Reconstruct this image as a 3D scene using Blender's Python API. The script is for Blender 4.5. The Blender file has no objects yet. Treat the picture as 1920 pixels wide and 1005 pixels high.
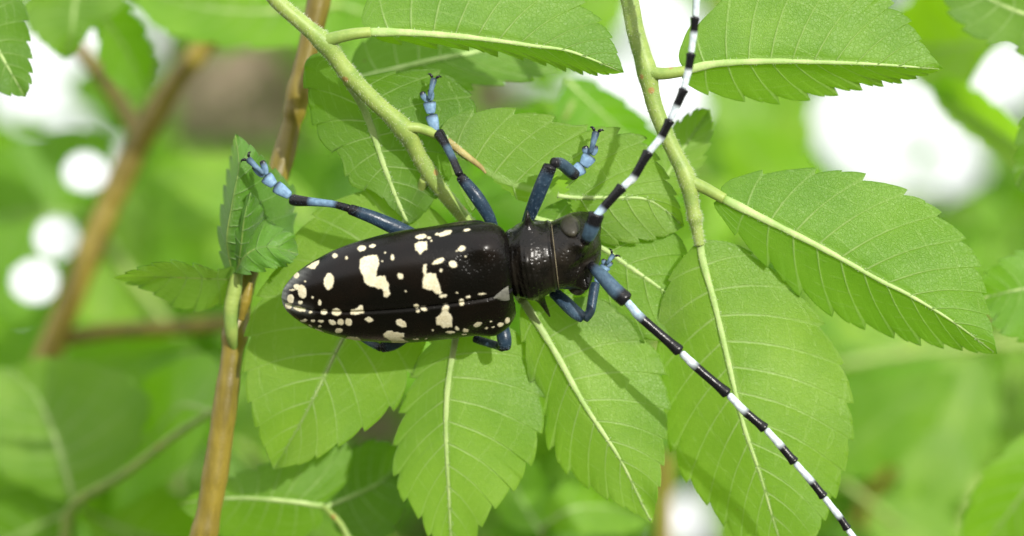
import bpy, math, random
import numpy as np
from mathutils import Vector, Matrix

random.seed(7)
rng = np.random.default_rng(11)
scene = bpy.context.scene
col = scene.collection

# ------------------------------------------------------------------ camera
MM = 0.001
D0 = 250.0                      # mm from lens to the beetle's plane
S = 20.0                        # photo pixels per mm in that plane (1920 px wide photo)
PITCH = math.radians(7.0)
CAM = np.array([0.0, 0.0, 1.45])
RT = np.array([1.0, 0.0, 0.0])
FW = np.array([0.0, math.cos(PITCH), math.sin(PITCH)])
UP = np.array([0.0, -math.sin(PITCH), math.cos(PITCH)])

cam_d = bpy.data.cameras.new('camera')
cam = bpy.data.objects.new('camera', cam_d)
col.objects.link(cam)
cam.location = CAM
cam.rotation_euler = (math.pi / 2 + PITCH, 0, 0)
cam_d.sensor_width = 36.0
cam_d.lens = 36.0 * D0 / (1920.0 / S)
cam_d.clip_start = 0.01
cam_d.clip_end = 2000.0
cam_d.dof.use_dof = True
cam_d.dof.focus_distance = 0.2515
cam_d.dof.aperture_fstop = cam_d.lens / 6.6
scene.camera = cam

# ------------------------------------------------------------------ light
SUN_CAM = np.array([0.50, 0.38, 1.0])            # right, up, towards the camera
SUN = SUN_CAM[0] * RT + SUN_CAM[1] * UP - SUN_CAM[2] * FW
SUN = SUN / np.linalg.norm(SUN)
SUN_EL = math.asin(SUN[2])
SUN_AZ = math.atan2(SUN[0], SUN[1])              # from +Y towards +X

world = bpy.data.worlds.new('World')
scene.world = world
world.use_nodes = True
wn = world.node_tree
wn.nodes.clear()
w_out = wn.nodes.new('ShaderNodeOutputWorld')
w_bg = wn.nodes.new('ShaderNodeBackground')
w_sky = wn.nodes.new('ShaderNodeTexSky')
w_sky.sky_type = 'NISHITA'
w_sky.sun_disc = False
w_sky.sun_elevation = SUN_EL
w_sky.sun_rotation = SUN_AZ
w_sky.air_density = 0.8
w_sky.dust_density = 6.0
w_sky.ozone_density = 1.0
w_bg.inputs['Strength'].default_value = 0.15
# thin bright cloud veil over the whole sky
w_tc = wn.nodes.new('ShaderNodeTexCoord')
w_no = wn.nodes.new('ShaderNodeTexNoise'); w_no.inputs['Scale'].default_value = 2.5; w_no.inputs['Detail'].default_value = 4.0
w_mr = wn.nodes.new('ShaderNodeMapRange'); w_mr.inputs[1].default_value = 0.3; w_mr.inputs[2].default_value = 0.7; w_mr.inputs[3].default_value = 0.72; w_mr.inputs[4].default_value = 0.95
w_mx = wn.nodes.new('ShaderNodeMix'); w_mx.data_type = 'RGBA'
w_mx.inputs[7].default_value = (9.0, 9.0, 8.9, 1.0)
wn.links.new(w_tc.outputs['Generated'], w_no.inputs['Vector'])
wn.links.new(w_no.outputs[0], w_mr.inputs[0])
wn.links.new(w_mr.outputs[0], w_mx.inputs[0])
wn.links.new(w_sky.outputs[0], w_mx.inputs[6])
wn.links.new(w_mx.outputs[2], w_bg.inputs['Color'])
wn.links.new(w_bg.outputs[0], w_out.inputs['Surface'])

sun_d = bpy.data.lights.new('sun', 'SUN')
sun_d.energy = 3.5
sun_d.angle = math.radians(1.0)
sun_d.color = (1.0, 0.965, 0.90)
sun = bpy.data.objects.new('sun', sun_d)
col.objects.link(sun)
sun.rotation_euler = Vector(SUN).to_track_quat('Z', 'Y').to_euler()
sun.location = (0, 0, 5)

vs = scene.view_settings
vs.view_transform = 'Standard'
vs.look = 'None'
vs.gamma = 1.0
vs.use_curve_mapping = False
vs.exposure = 0.40
try:
    scene.cycles.max_bounces = 10
    scene.cycles.transmission_bounces = 8
    scene.cycles.diffuse_bounces = 5
    scene.cycles.sample_clamp_indirect = 6.0
    scene.cycles.use_denoising = True
except Exception:
    pass

# ------------------------------------------------------------------ pixel <-> place
def P(px, py, dz=0.0):
    """photo pixel at a distance of (D0 - dz) mm along the view axis -> world metres"""
    px = np.asarray(px, float); py = np.asarray(py, float); dz = np.asarray(dz, float)
    d = D0 - dz
    k = d / D0 / S
    x = (px - 960.0) * k
    y = -(py - 502.5) * k
    return (CAM + (x[..., None] * RT + y[..., None] * UP + d[..., None] * FW) * MM)

def project(w):
    q = (np.asarray(w, float) - CAM) / MM
    d = q @ FW
    k = d / D0 / S
    return 960.0 + (q @ RT) / k, 502.5 - (q @ UP) / k, d

def spline(pts, n=8):
    """Catmull-Rom through pts (any dimension), arc-length resampled later"""
    p = np.asarray(pts, float)
    p = np.vstack([2 * p[0] - p[1], p, 2 * p[-1] - p[-2]])
    out = []
    for i in range(1, len(p) - 2):
        t = np.linspace(0, 1, n, endpoint=False)[:, None]
        a, b, c, d = p[i - 1], p[i], p[i + 1], p[i + 2]
        out.append(0.5 * ((2 * b) + (-a + c) * t + (2 * a - 5 * b + 4 * c - d) * t ** 2 + (-a + 3 * b - 3 * c + d) * t ** 3))
    out.append(p[-2][None])
    return np.vstack(out)

class Curve:
    def __init__(self, pts, dims=2):
        self.p = spline(pts, 14)
        seg = np.linalg.norm(np.diff(self.p[:, :dims], axis=0), axis=1)
        self.s = np.concatenate([[0], np.cumsum(seg)])
        self.len = self.s[-1]
        self.s = self.s / self.len
    def __call__(self, t):
        t = np.clip(t, 0, 1)
        return np.stack([np.interp(t, self.s, self.p[:, k]) for k in range(self.p.shape[1])], -1)

# ------------------------------------------------------------------ objects
def tag(o, label, cat=None, group=None, kind=None):
    if label: o['label'] = label
    if cat: o['category'] = cat
    if group: o['group'] = group
    if kind: o['kind'] = kind
    return o

def empty(name, loc, label, cat, group=None):
    o = bpy.data.objects.new(name, None)
    col.objects.link(o)
    o.location = Vector(loc)
    o.empty_display_size = 0.005
    return tag(o, label, cat, group)

def root_loc(o):
    while o.parent: o = o.parent
    return np.array(o.location)

def mesh_obj(name, V, F, mat, parent=None, smooth=True, attrs=None, uv=None, color=None, label=None, kind=None):
    V = np.asarray(V, float)
    if parent is not None: V = V - root_loc(parent)
    me = bpy.data.meshes.new(name)
    me.from_pydata(V.tolist(), [], F)
    if smooth: me.polygons.foreach_set('use_smooth', [True] * len(me.polygons))
    if uv is not None:
        l = me.uv_layers.new(name='UVMap')
        vi = np.empty(len(me.loops), int); me.loops.foreach_get('vertex_index', vi)
        l.data.foreach_set('uv', np.asarray(uv, float)[vi].ravel())
    for k, a in (attrs or {}).items():
        a = np.asarray(a, float)
        if a.ndim == 1:
            me.attributes.new(k, 'FLOAT', 'POINT').data.foreach_set('value', a)
        else:
            if a.shape[1] == 3: a = np.hstack([a, np.ones((len(a), 1))])
            me.attributes.new(k, 'FLOAT_COLOR', 'POINT').data.foreach_set('color', a.ravel())
    me.materials.append(mat)
    me.update()
    o = bpy.data.objects.new(name, me)
    col.objects.link(o)
    if parent is not None: o.parent = parent
    if color is not None: o.color = color
    if label: o['label'] = label
    if kind: o['kind'] = kind
    return o

def grid_faces(nu, nv, close_v=False, off=0):
    F = []
    for i in range(nu - 1):
        for j in range(nv if close_v else nv - 1):
            j2 = (j + 1) % nv
            F.append((off + i * nv + j, off + i * nv + j2, off + (i + 1) * nv + j2, off + (i + 1) * nv + j))
    return F

def sweep(C, R, nv=12, N0=None, flat=None, caps=True, rough=None):
    """tube through world points C (metres) with radii R (metres); flat scales the normal axis"""
    C = np.asarray(C, float); R = np.asarray(R, float)
    T = np.gradient(C, axis=0)
    T /= np.linalg.norm(T, axis=1)[:, None] + 1e-12
    n = (-FW if N0 is None else np.asarray(N0, float)).copy()
    V = []
    a = np.linspace(0, 2 * math.pi, nv, endpoint=False)
    fl = np.ones(len(C)) if flat is None else np.broadcast_to(np.asarray(flat, float), (len(C),))
    for i in range(len(C)):
        n = n - T[i] * (n @ T[i])
        if np.linalg.norm(n) < 1e-6: n = np.cross(T[i], RT)
        n /= np.linalg.norm(n)
        b = np.cross(T[i], n)
        ring = C[i] + R[i] * (np.cos(a)[:, None] * n * fl[i] + np.sin(a)[:, None] * b)
        V.append(ring)
    V = np.vstack(V)
    F = grid_faces(len(C), nv, True)
    F = [f[::-1] for f in F]
    if caps:
        F.append(tuple(range(nv)))
        k = (len(C) - 1) * nv
        F.append(tuple(k + nv - 1 - j for j in range(nv)))
    return V, F

def merge(parts):
    V = []; F = []; n = 0
    for v, f in parts:
        V.append(v); F += [tuple(i + n for i in q) for q in f]; n += len(v)
    return np.vstack(V), F

# ------------------------------------------------------------------ materials
def new_mat(name):
    m = bpy.data.materials.new(name)
    m.use_nodes = True
    nt = m.node_tree
    nt.nodes.clear()
    return m, nt
class NB:
    def __init__(self, nt): self.nt = nt
    def n(self, t, **kw):
        x = self.nt.nodes.new(t)
        for k, v in kw.items():
            if k.startswith('in_'):
                x.inputs[k[3:].replace('_', ' ')].default_value = v
            else: setattr(x, k, v)
        return x
    def link(self, a, b): self.nt.links.new(a, b)
    def val(self, s, v):
        if isinstance(v, (int, float)): s.default_value = v
        elif isinstance(v, tuple): s.default_value = v
        else: self.link(v, s)
    def math(self, op, a, b=None, c=None, clamp=False):
        x = self.nt.nodes.new('ShaderNodeMath'); x.operation = op; x.use_clamp = clamp
        self.val(x.inputs[0], a)
        if b is not None: self.val(x.inputs[1], b)
        if c is not None: self.val(x.inputs[2], c)
        return x.outputs[0]
    def mix(self, f, a, b, blend='MIX'):
        x = self.nt.nodes.new('ShaderNodeMix'); x.data_type = 'RGBA'; x.blend_type = blend
        self.val(x.inputs[0], f); self.val(x.inputs[6], a); self.val(x.inputs[7], b)
        return x.outputs[2]
    def ramp(self, f, a, b, lo=0.0, hi=1.0):
        x = self.nt.nodes.new('ShaderNodeMapRange'); x.clamp = True; x.interpolation_type = 'SMOOTHSTEP'
        self.val(x.inputs[0], f)
        x.inputs[1].default_value = a; x.inputs[2].default_value = b
        x.inputs[3].default_value = lo; x.inputs[4].default_value = hi
        return x.outputs[0]
    def noise(self, vec, scale, detail=3.0, rough=0.55, dist=0.0):
        x = self.nt.nodes.new('ShaderNodeTexNoise')
        self.link(vec, x.inputs['Vector'])
        x.inputs['Scale'].default_value = scale; x.inputs['Detail'].default_value = detail
        x.inputs['Roughness'].default_value = rough; x.inputs['Distortion'].default_value = dist
        return x.outputs[0]
    def vor(self, vec, scale, feature='F1', rand=1.0):
        x = self.nt.nodes.new('ShaderNodeTexVoronoi')
        x.feature = feature
        self.link(vec, x.inputs['Vector']); x.inputs['Scale'].default_value = scale
        x.inputs['Randomness'].default_value = rand
        return x.outputs['Distance']
    def bump(self, h, strength, dist, normal=None):
        x = self.nt.nodes.new('ShaderNodeBump')
        x.inputs['Strength'].default_value = strength; x.inputs['Distance'].default_value = dist
        self.link(h, x.inputs['Height'])
        if normal is not None: self.link(normal, x.inputs['Normal'])
        return x.outputs[0]

def leaf_material(name, base, trans, vein, tw=0.47, gloss=0.46):
    m, nt = new_mat(name); b = NB(nt)
    out = b.n('ShaderNodeOutputMaterial')
    uv = b.n('ShaderNodeUVMap'); sep = b.n('ShaderNodeSeparateXYZ'); b.link(uv.outputs[0], sep.inputs[0])
    tc = b.n('ShaderNodeTexCoord'); obj = tc.outputs['Object']
    info = b.n('ShaderNodeObjectInfo')
    ph = b.math('FRACT', sep.outputs[0])
    dist = b.math('MINIMUM', ph, b.math('SUBTRACT', 1.0, ph))             # 0 on a side vein
    av = b.math('ABSOLUTE', sep.outputs[1])
    wob = b.noise(obj, 900.0, 2.0)
    dist = b.math('ADD', dist, b.math('MULTIPLY', b.math('SUBTRACT', wob, 0.5), 0.05))
    vw = b.math('MULTIPLY_ADD', av, -0.035, 0.066)
    sv = b.math('SUBTRACT', 1.0, b.math('DIVIDE', dist, vw), clamp=True)
    sv = b.math('MULTIPLY', sv, b.ramp(av, 0.05, 0.98, 1.0, 0.28))
    # second order: forks between side veins
    ph2 = b.math('FRACT', b.math('ADD', b.math('MULTIPLY', av, 5.0), b.math('MULTIPLY', sep.outputs[0], 0.37)))
    d2 = b.math('ABSOLUTE', b.math('SUBTRACT', ph2, 0.5))
    d2 = b.math('ADD', d2, b.math('MULTIPLY', b.math('SUBTRACT', b.noise(obj, 700.0, 2.0), 0.5), 0.5))
    tv = b.math('SUBTRACT', 1.0, b.math('DIVIDE', b.math('ABSOLUTE', d2), 0.055), clamp=True)
    ret = b.vor(obj, 2700.0, 'DISTANCE_TO_EDGE')
    retm = b.ramp(ret, 0.0, 0.10, 1.0, 0.0)
    ret2 = b.vor(obj, 5200.0, 'DISTANCE_TO_EDGE')
    blotch = b.noise(obj, 140.0, 3.0)
    fine = b.noise(obj, 2600.0, 3.0, 0.7)
    # reflected colour
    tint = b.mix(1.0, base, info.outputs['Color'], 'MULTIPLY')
    c = b.mix(b.ramp(blotch, 0.3, 0.72), b.mix(1.0, tint, (0.82, 0.86, 0.80, 1), 'MULTIPLY'), b.mix(1.0, tint, (1.16, 1.10, 1.1, 1), 'MULTIPLY'))
    c = b.mix(b.math('MULTIPLY', b.ramp(fine, 0.35, 0.75), 0.35), c, b.mix(1.0, c, (1.45, 1.3, 1.6, 1), 'MULTIPLY'))
    sheen_patch = b.ramp(b.noise(obj, 75.0, 2.0), 0.42, 0.66, 0.0, 0.55)  # pale patches, mostly leaf sheen painted into the colour
    c = b.mix(sheen_patch, c, b.mix(1.0, c, (1.38, 1.24, 2.0, 1), 'MULTIPLY'))
    c = b.mix(b.math('MULTIPLY', retm, 0.28), c, b.mix(1.0, c, (0.66, 0.76, 0.6, 1), 'MULTIPLY'))
    c = b.mix(b.math('MULTIPLY', tv, 0.25), c, vein)
    sv = b.math('MAXIMUM', sv, b.ramp(av, 0.015, 0.075, 0.55, 0.0))
    c = b.mix(b.math('MULTIPLY', sv, 0.80), c, vein)
    dot = b.vor(obj, 130.0)
    c = b.mix(b.ramp(dot, 0.018, 0.034, 0.75, 0.0), c, (0.12, 0.085, 0.03, 1))
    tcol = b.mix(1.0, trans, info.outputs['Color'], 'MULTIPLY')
    tcol = b.mix(b.math('MULTIPLY', sv, 0.5), tcol, vein)
    h = b.math('ADD', b.math('MULTIPLY', sv, 0.9), b.math('MULTIPLY', tv, 0.25))
    h = b.math('ADD', h, b.math('MULTIPLY', retm, 0.22))
    h = b.math('ADD', h, b.math('MULTIPLY', b.ramp(ret2, 0.0, 0.3), 0.14))
    h = b.math('ADD', h, b.math('MULTIPLY', fine, 0.25))
    nrm = b.bump(h, 0.75, 0.00009)
    pr = b.n('ShaderNodeBsdfPrincipled')
    b.link(c, pr.inputs['Base Color'])
    b.link(b.ramp(fine, 0.3, 0.8, gloss + 0.10, gloss - 0.10), pr.inputs['Roughness'])
    pr.inputs['Specular IOR Level'].default_value = 0.46
    pr.inputs['Sheen Weight'].default_value = 0.22
    pr.inputs['Sheen Roughness'].default_value = 0.35
    b.link(nrm, pr.inputs['Normal'])
    tr = b.n('ShaderNodeBsdfTranslucent')
    b.link(tcol, tr.inputs['Color'])
    mx = b.n('ShaderNodeMixShader'); mx.inputs[0].default_value = tw
    b.link(pr.outputs[0], mx.inputs[1]); b.link(tr.outputs[0], mx.inputs[2])
    b.link(mx.outputs[0], out.inputs['Surface'])
    return m

M_LEAF = leaf_material('leaf underside', (0.143, 0.272, 0.027, 1), (0.255, 0.53, 0.004, 1), (0.37, 0.51, 0.18, 1))
M_LEAF_TOP = leaf_material('leaf upper side', (0.065, 0.165, 0.022, 1), (0.26, 0.52, 0.02, 1), (0.20, 0.33, 0.09, 1), tw=0.34, gloss=0.42)

def simple_plant(name, c1, c2, scale, rough=0.5, bump=0.00006, speck=None, stretch=None, trans=0.0):
    m, nt = new_mat(name); b = NB(nt)
    out = b.n('ShaderNodeOutputMaterial'); pr = b.n('ShaderNodeBsdfPrincipled')
    tc = b.n('ShaderNodeTexCoord'); obj = tc.outputs['Object']
    if stretch:
        mp = b.n('ShaderNodeMapping'); mp.inputs['Scale'].default_value = stretch[1]; mp.inputs['Rotation'].default_value = stretch[0]
        b.link(obj, mp.inputs['Vector']); sv = mp.outputs[0]
    else: sv = obj
    n1 = b.noise(sv, scale, 4.0, 0.6)
    c = b.mix(b.ramp(n1, 0.32, 0.68), c1, c2)
    fine = b.noise(obj, 5000.0, 2.0, 0.6)
    if speck:
        d = b.vor(obj, speck[1], 'F1')
        c = b.mix(b.ramp(d, speck[2], speck[2] + 0.06, 0.8, 0.0), c, speck[0])
    c = b.mix(b.math('MULTIPLY', b.ramp(fine, 0.5, 0.75), 0.35), c, b.mix(1.0, c, (1.6, 1.5, 1.5, 1), 'MULTIPLY'))
    b.link(c, pr.inputs['Base Color'])
    pr.inputs['Roughness'].default_value = rough
    h = b.math('ADD', n1, b.math('MULTIPLY', fine, 0.5))
    b.link(b.bump(h, 0.6, bump), pr.inputs['Normal'])
    if trans > 0:
        tr = b.n('ShaderNodeBsdfTranslucent'); b.link(c, tr.inputs['Color'])
        mx = b.n('ShaderNodeMixShader'); mx.inputs[0].default_value = trans
        b.link(pr.outputs[0], mx.inputs[1]); b.link(tr.outputs[0], mx.inputs[2])
        b.link(mx.outputs[0], out.inputs['Surface'])
    else:
        b.link(pr.outputs[0], out.inputs['Surface'])
    return m

M_STEM = simple_plant('green shoot', (0.17, 0.27, 0.05, 1), (0.27, 0.36, 0.08, 1), 350.0, 0.5, 0.00006, ((0.32, 0.17, 0.05, 1), 420.0, 0.10))
M_RIB = simple_plant('midrib', (0.25, 0.39, 0.10, 1), (0.37, 0.49, 0.18, 1), 420.0, 0.55, 0.00005)
M_NODE = simple_plant('shoot node', (0.26, 0.20, 0.06, 1), (0.22, 0.30, 0.07, 1), 500.0, 0.6, 0.00008)
M_WOOD = simple_plant('young bark', (0.100, 0.074, 0.008, 1), (0.225, 0.175, 0.021, 1), 120.0, 0.42, 0.00010, ((0.36, 0.28, 0.12, 1), 330.0, 0.07), ((0, math.radians(12), 0), (3.0, 3.0, 0.35)))
M_DRY = simple_plant('dried torn midrib', (0.22, 0.17, 0.05, 1), (0.38, 0.33, 0.12, 1), 500.0, 0.7, 0.0001)
M_HAIR = simple_plant('plant hair', (0.55, 0.62, 0.42, 1), (0.65, 0.70, 0.55, 1), 300.0, 0.5, 0.00001)
M_BLOOM = simple_plant('leg hair', (0.16, 0.25, 0.34, 1), (0.30, 0.42, 0.52, 1), 300.0, 0.5, 0.00001)
M_BARK = simple_plant('trunk bark', (0.28, 0.18, 0.14, 1), (0.60, 0.44, 0.36, 1), 26.0, 0.85, 0.004, ((0.06, 0.04, 0.03, 1), 30.0, 0.12), ((0, 0, 0), (2.2, 2.2, 0.5)))
M_GROUND = simple_plant('grassy soil', (0.06, 0.09, 0.025, 1), (0.12, 0.10, 0.05, 1), 3.0, 0.9, 0.01)

def elytra_material():
    m, nt = new_mat('elytra black with cream patches'); b = NB(nt)
    out = b.n('ShaderNodeOutputMaterial'); pr = b.n('ShaderNodeBsdfPrincipled')
    tc = b.n('ShaderNodeTexCoord'); obj = tc.outputs['Object']
    at = b.n('ShaderNodeAttribute', attribute_name='spot')
    gr = b.n('ShaderNodeAttribute', attribute_name='front')
    tip = b.n('ShaderNodeAttribute', attribute_name='tip')
    n = b.noise(obj, 200.0, 3.0)
    blk = b.mix(b.ramp(n, 0.35, 0.7), (0.0022, 0.0018, 0.0016, 1), (0.0050, 0.0028, 0.0020, 1))
    fine = b.noise(obj, 6000.0, 2.0)
    cream = b.mix(b.ramp(fine, 0.3, 0.7), (0.56, 0.51, 0.34, 1), (0.78, 0.74, 0.57, 1))
    cream = b.mix(b.ramp(b.noise(obj, 1500.0, 3.0), 0.35, 0.7, 0.0, 0.5), cream, (0.52, 0.45, 0.27, 1))
    c = b.mix(tip.outputs['Fac'], blk, (0.34, 0.36, 0.34, 1))
    c = b.mix(at.outputs['Fac'], c, cream)
    b.link(c, pr.inputs['Base Color'])
    rg = b.math('MULTIPLY_ADD', b.noise(obj, 900.0, 2.0), 0.06, 0.24)
    rg = b.math('ADD', rg, b.math('MULTIPLY', tip.outputs['Fac'], 0.35))
    b.link(b.math('ADD', rg, b.math('MULTIPLY', at.outputs['Fac'], 0.5), clamp=True), pr.inputs['Roughness'])
    pr.inputs['Specular IOR Level'].default_value = 0.26
    pit = b.vor(obj, 3300.0, 'F1')
    ph = b.math('MULTIPLY', b.ramp(pit, 0.05, 0.40), b.math('MULTIPLY_ADD', gr.outputs['Fac'], 0.95, 0.06))
    h = b.math('ADD', ph, b.math('MULTIPLY', b.noise(obj, 700.0, 3.0), 0.35))
    h = b.math('ADD', h, b.math('MULTIPLY', b.math('MULTIPLY', at.outputs['Fac'], fine), 1.2))
    b.link(b.bump(h, 0.55, 0.00005), pr.inputs['Normal'])
    b.link(pr.outputs[0], out.inputs['Surface'])
    return m
M_ELY = elytra_material()

def body_material(name, c1, c2, rough, pit, bumpd):
    m, nt = new_mat(name); b = NB(nt)
    out = b.n('ShaderNodeOutputMaterial'); pr = b.n('ShaderNodeBsdfPrincipled')
    tc = b.n('ShaderNodeTexCoord'); obj = tc.outputs['Object']
    n = b.noise(obj, 500.0, 4.0, 0.6)
    c = b.mix(b.ramp(n, 0.4, 0.72), c1, c2)
    b.link(c, pr.inputs['Base Color'])
    b.link(b.math('MULTIPLY_ADD', n, 0.15, rough - 0.07), pr.inputs['Roughness'])
    pr.inputs['Specular IOR Level'].default_value = 0.30
    h = b.math('ADD', b.ramp(b.vor(obj, pit, 'F1'), 0.05, 0.45), b.math('MULTIPLY', b.noise(obj, 1100.0, 4.0, 0.65), 1.6))
    b.link(b.bump(h, 0.6, bumpd), pr.inputs['Normal'])
    b.link(pr.outputs[0], out.inputs['Surface'])
    return m
M_BODY = body_material('thorax and head', (0.004, 0.0034, 0.0028, 1), (0.014, 0.011, 0.008, 1), 0.27, 2600.0, 0.00005)
M_EYE = body_material('compound eye', (0.026, 0.024, 0.017, 1), (0.052, 0.048, 0.034, 1), 0.32, 9000.0, 0.00002)
M_SCUT = body_material('scutellum', (0.10, 0.10, 0.085, 1), (0.19, 0.19, 0.16, 1), 0.5, 4000.0, 0.00004)

M_FRINGE = body_material('collar fringe', (0.10, 0.085, 0.05, 1), (0.20, 0.17, 0.11, 1), 0.6, 6000.0, 0.00002)

def limb_material():
    m, nt = new_mat('beetle limb'); b = NB(nt)
    out = b.n('ShaderNodeOutputMaterial'); pr = b.n('ShaderNodeBsdfPrincipled')
    tc = b.n('ShaderNodeTexCoord'); obj = tc.outputs['Object']
    at = b.n('ShaderNodeAttribute', attribute_name='col')
    n = b.noise(obj, 2500.0, 3.0, 0.65)
    big = b.noise(obj, 600.0, 2.0)
    c = b.mix(b.ramp(n, 0.3, 0.75), b.mix(1.0, at.outputs['Color'], (0.72, 0.74, 0.78, 1), 'MULTIPLY'), b.mix(1.0, at.outputs['Color'], (1.28, 1.25, 1.2, 1), 'MULTIPLY'))
    c = b.mix(b.ramp(big, 0.60, 0.72, 0.0, 0.6), c, b.mix(1.0, c, (0.45, 0.45, 0.5, 1), 'MULTIPLY'))
    b.link(c, pr.inputs['Base Color'])
    lum = b.n('ShaderNodeRGBToBW'); b.link(at.outputs['Color'], lum.inputs[0])
    b.link(b.ramp(lum.outputs[0], 0.01, 0.12, 0.24, 0.52), pr.inputs['Roughness'])
    pr.inputs['Specular IOR Level'].default_value = 0.3
    b.link(b.bump(n, 0.6, 0.00006), pr.inputs['Normal'])
    b.link(pr.outputs[0], out.inputs['Surface'])
    return m
M_LIMB = limb_material()

# ------------------------------------------------------------------ setting
g = 400.0
mesh_obj('ground', [(-g, -g, 0), (g, -g, 0), (g, g, 0), (-g, g, 0)], [(0, 1, 2, 3)], M_GROUND, kind='structure')

# ------------------------------------------------------------------ leaves
def leaf_arrays(mid, left, right, nv=11, K=12, ncol=9, tooth=13.0, foldL=0.0, foldR=0.0, curlL=0.0, curlR=0.0,
                wav=0.25, seed=0, lead=0.80, quilt=0.035, tip_z=0.0, unit=1.0):
    """grid of (px, py, dz) points following the side veins; mid is (px,py,dz)."""
    r = np.random.default_rng(seed)
    mid = [tuple(m) for m in mid]
    Mc = Curve(mid, 2)
    base = mid[0][:2]; tip = mid[-1][:2]
    E = [Curve([base] + [tuple(q) for q in left] + [tip]), Curve([base] + [tuple(q) for q in right] + [tip])]
    fr = np.array([0.0, .05, .12, .2, .3, .4, .495, .505, .6, .7, .8, .89, .96]) if K >= 12 else np.linspace(0, 1, K, endpoint=False)
    if K >= 12: fr = np.append(fr, 0.985)
    ph = np.concatenate([i + fr for i in range(nv)] + [[nv - 0.001]])
    t = ph / nv
    cols = np.concatenate([np.linspace(0, 0.86, ncol - 3), [0.92, 0.965, 1.0]])
    m3 = Mc(t)
    jit = r.uniform(0.7, 1.25, nv + 1)
    wph = r.uniform(0, 6.28, 4)
    sec = r.uniform(0, 1.0, nv + 1)
    sides = []
    for s in (0, 1):
        te = t + lead * t * (1 - t)
        e = E[s](te)
        de = np.gradient(e, axis=0); de /= np.linalg.norm(de, axis=1)[:, None] + 1e-9
        vec = e - m3[:, :2]
        ln = np.linalg.norm(vec, axis=1)[:, None] + 1e-9
        outw = vec / ln
        f = ph - np.floor(ph)
        saw = 0.85 * (1 - (1 - f) ** 2.0) + 0.22 * (1 - (1 - np.where(f < 0.5, 2 * f, 2 * f - 1)) ** 2) * sec[np.floor(ph).astype(int)]
        env = np.clip(np.sin(np.pi * np.clip(te, 0.0, 1.0)), 0, 1) ** 0.5 * np.clip(te * 6, 0, 1) * np.clip((1 - te) * 9, 0.15, 1)
        amp = tooth * env * jit[np.floor(ph).astype(int)]
        nrm = np.stack([de[:, 1], -de[:, 0]], -1)
        nrm = nrm * np.sign((nrm * outw).sum(1))[:, None]
        dirv = 1.0 * nrm + 0.30 * de
        off = dirv * ((saw - 0.62) * amp)[:, None]
        pts = []
        fold = (foldL, foldR)[s]; curl = (curlL, curlR)[s]
        for v in cols:
            bow = 0.06 * math.sin(math.pi * v)
            q = m3[:, :2] + vec * v + de * (ln * -bow) + off * v ** 5
            dmm = ln[:, 0] * v / (S * unit)
            dz = m3[:, 2] - fold * dmm - curl * dmm ** 2
            dz = dz + wav * v * np.sin(wph[s] + t * 9.0 + s) + wav * 0.6 * v ** 2 * np.sin(wph[2 + s] + t * 23.0)
            bul = np.sin(np.pi * f) ** 0.7
            dz = dz - quilt * bul * min(1.0, v * 4) * (1 - v ** 4) * np.sin(np.pi * np.clip(t, .02, .98))
            dz = dz + 0.05 * np.exp(-(np.minimum(f, 1 - f) / 0.05) ** 2) * (1 - v)
            pts.append(np.column_stack([q, dz]))
        sides.append(np.stack(pts, 1))
    left_, right_ = sides
    G = np.concatenate([left_[:, ::-1], right_[:, 1:]], 1)
    vv = np.concatenate([-cols[::-1], cols[1:]])
    uv = np.stack(np.broadcast_arrays(ph[:, None], vv[None, :]), -1)
    return G, uv, Mc

def inside(poly, x, y):
    x = np.asarray(x); y = np.asarray(y)
    c = np.zeros(x.shape, bool)
    n = len(poly); j = n - 1
    for i in range(n):
        xi, yi = poly[i]; xj, yj = poly[j]
        if yi != yj:
            k = ((yi > y) != (yj > y)) & (x < (xj - xi) * (y - yi) / (yj - yi) + xi)
            c ^= k
        j = i
    return c

def leaf_mesh(G, uv, keep=None, thick=0.14):
    nu, nv = G.shape[:2]
    V = P(G[..., 0], G[..., 1], G[..., 2]).reshape(-1, 3)
    F = grid_faces(nu, nv)
    if keep is not None:
        fc = np.array(F)
        c = G.reshape(-1, 3)[fc].mean(1)
        k = keep(c[:, 0], c[:, 1])
        F = [f for f, q in zip(F, k) if q]
    # rim: the blade's own thickness
    rimv = []; rimi = []
    order = [i * nv for i in range(nu)] + [(nu - 1) * nv + j for j in range(1, nv)] + [i * nv + nv - 1 for i in range(nu - 2, -1, -1)]
    Gb = G.reshape(-1, 3)[order].copy(); Gb[:, 2] -= thick
    Vb = P(Gb[:, 0], Gb[:, 1], Gb[:, 2])
    n0 = len(V)
    used = set(i for f in F for i in f)
    for a in range(len(order) - 1):
        if order[a] in used and order[a + 1] in used:
            F.append((order[a], order[a + 1], n0 + a + 1, n0 + a))
    UV = np.vstack([uv.reshape(-1, 2), uv.reshape(-1, 2)[order]])
    return np.vstack([V, Vb]), F, UV

def rib_mesh(Mc, r0, r1, lift=-0.05, t0=0.0, t1=0.985, n=46):
    t = np.linspace(t0, t1, n)
    m = Mc(t)
    dz = m[:, 2] + lift
    r = 0.84 * (r0 + (r1 * .7 - r0) * t ** 0.7) / S * MM
    r = r * (1 + 0.06 * np.sin(t * 61 + r0) + 0.05 * np.sin(t * 23))
    return sweep(P(m[:, 0], m[:, 1], dz), r * 1.08, 10, flat=.5)

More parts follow.
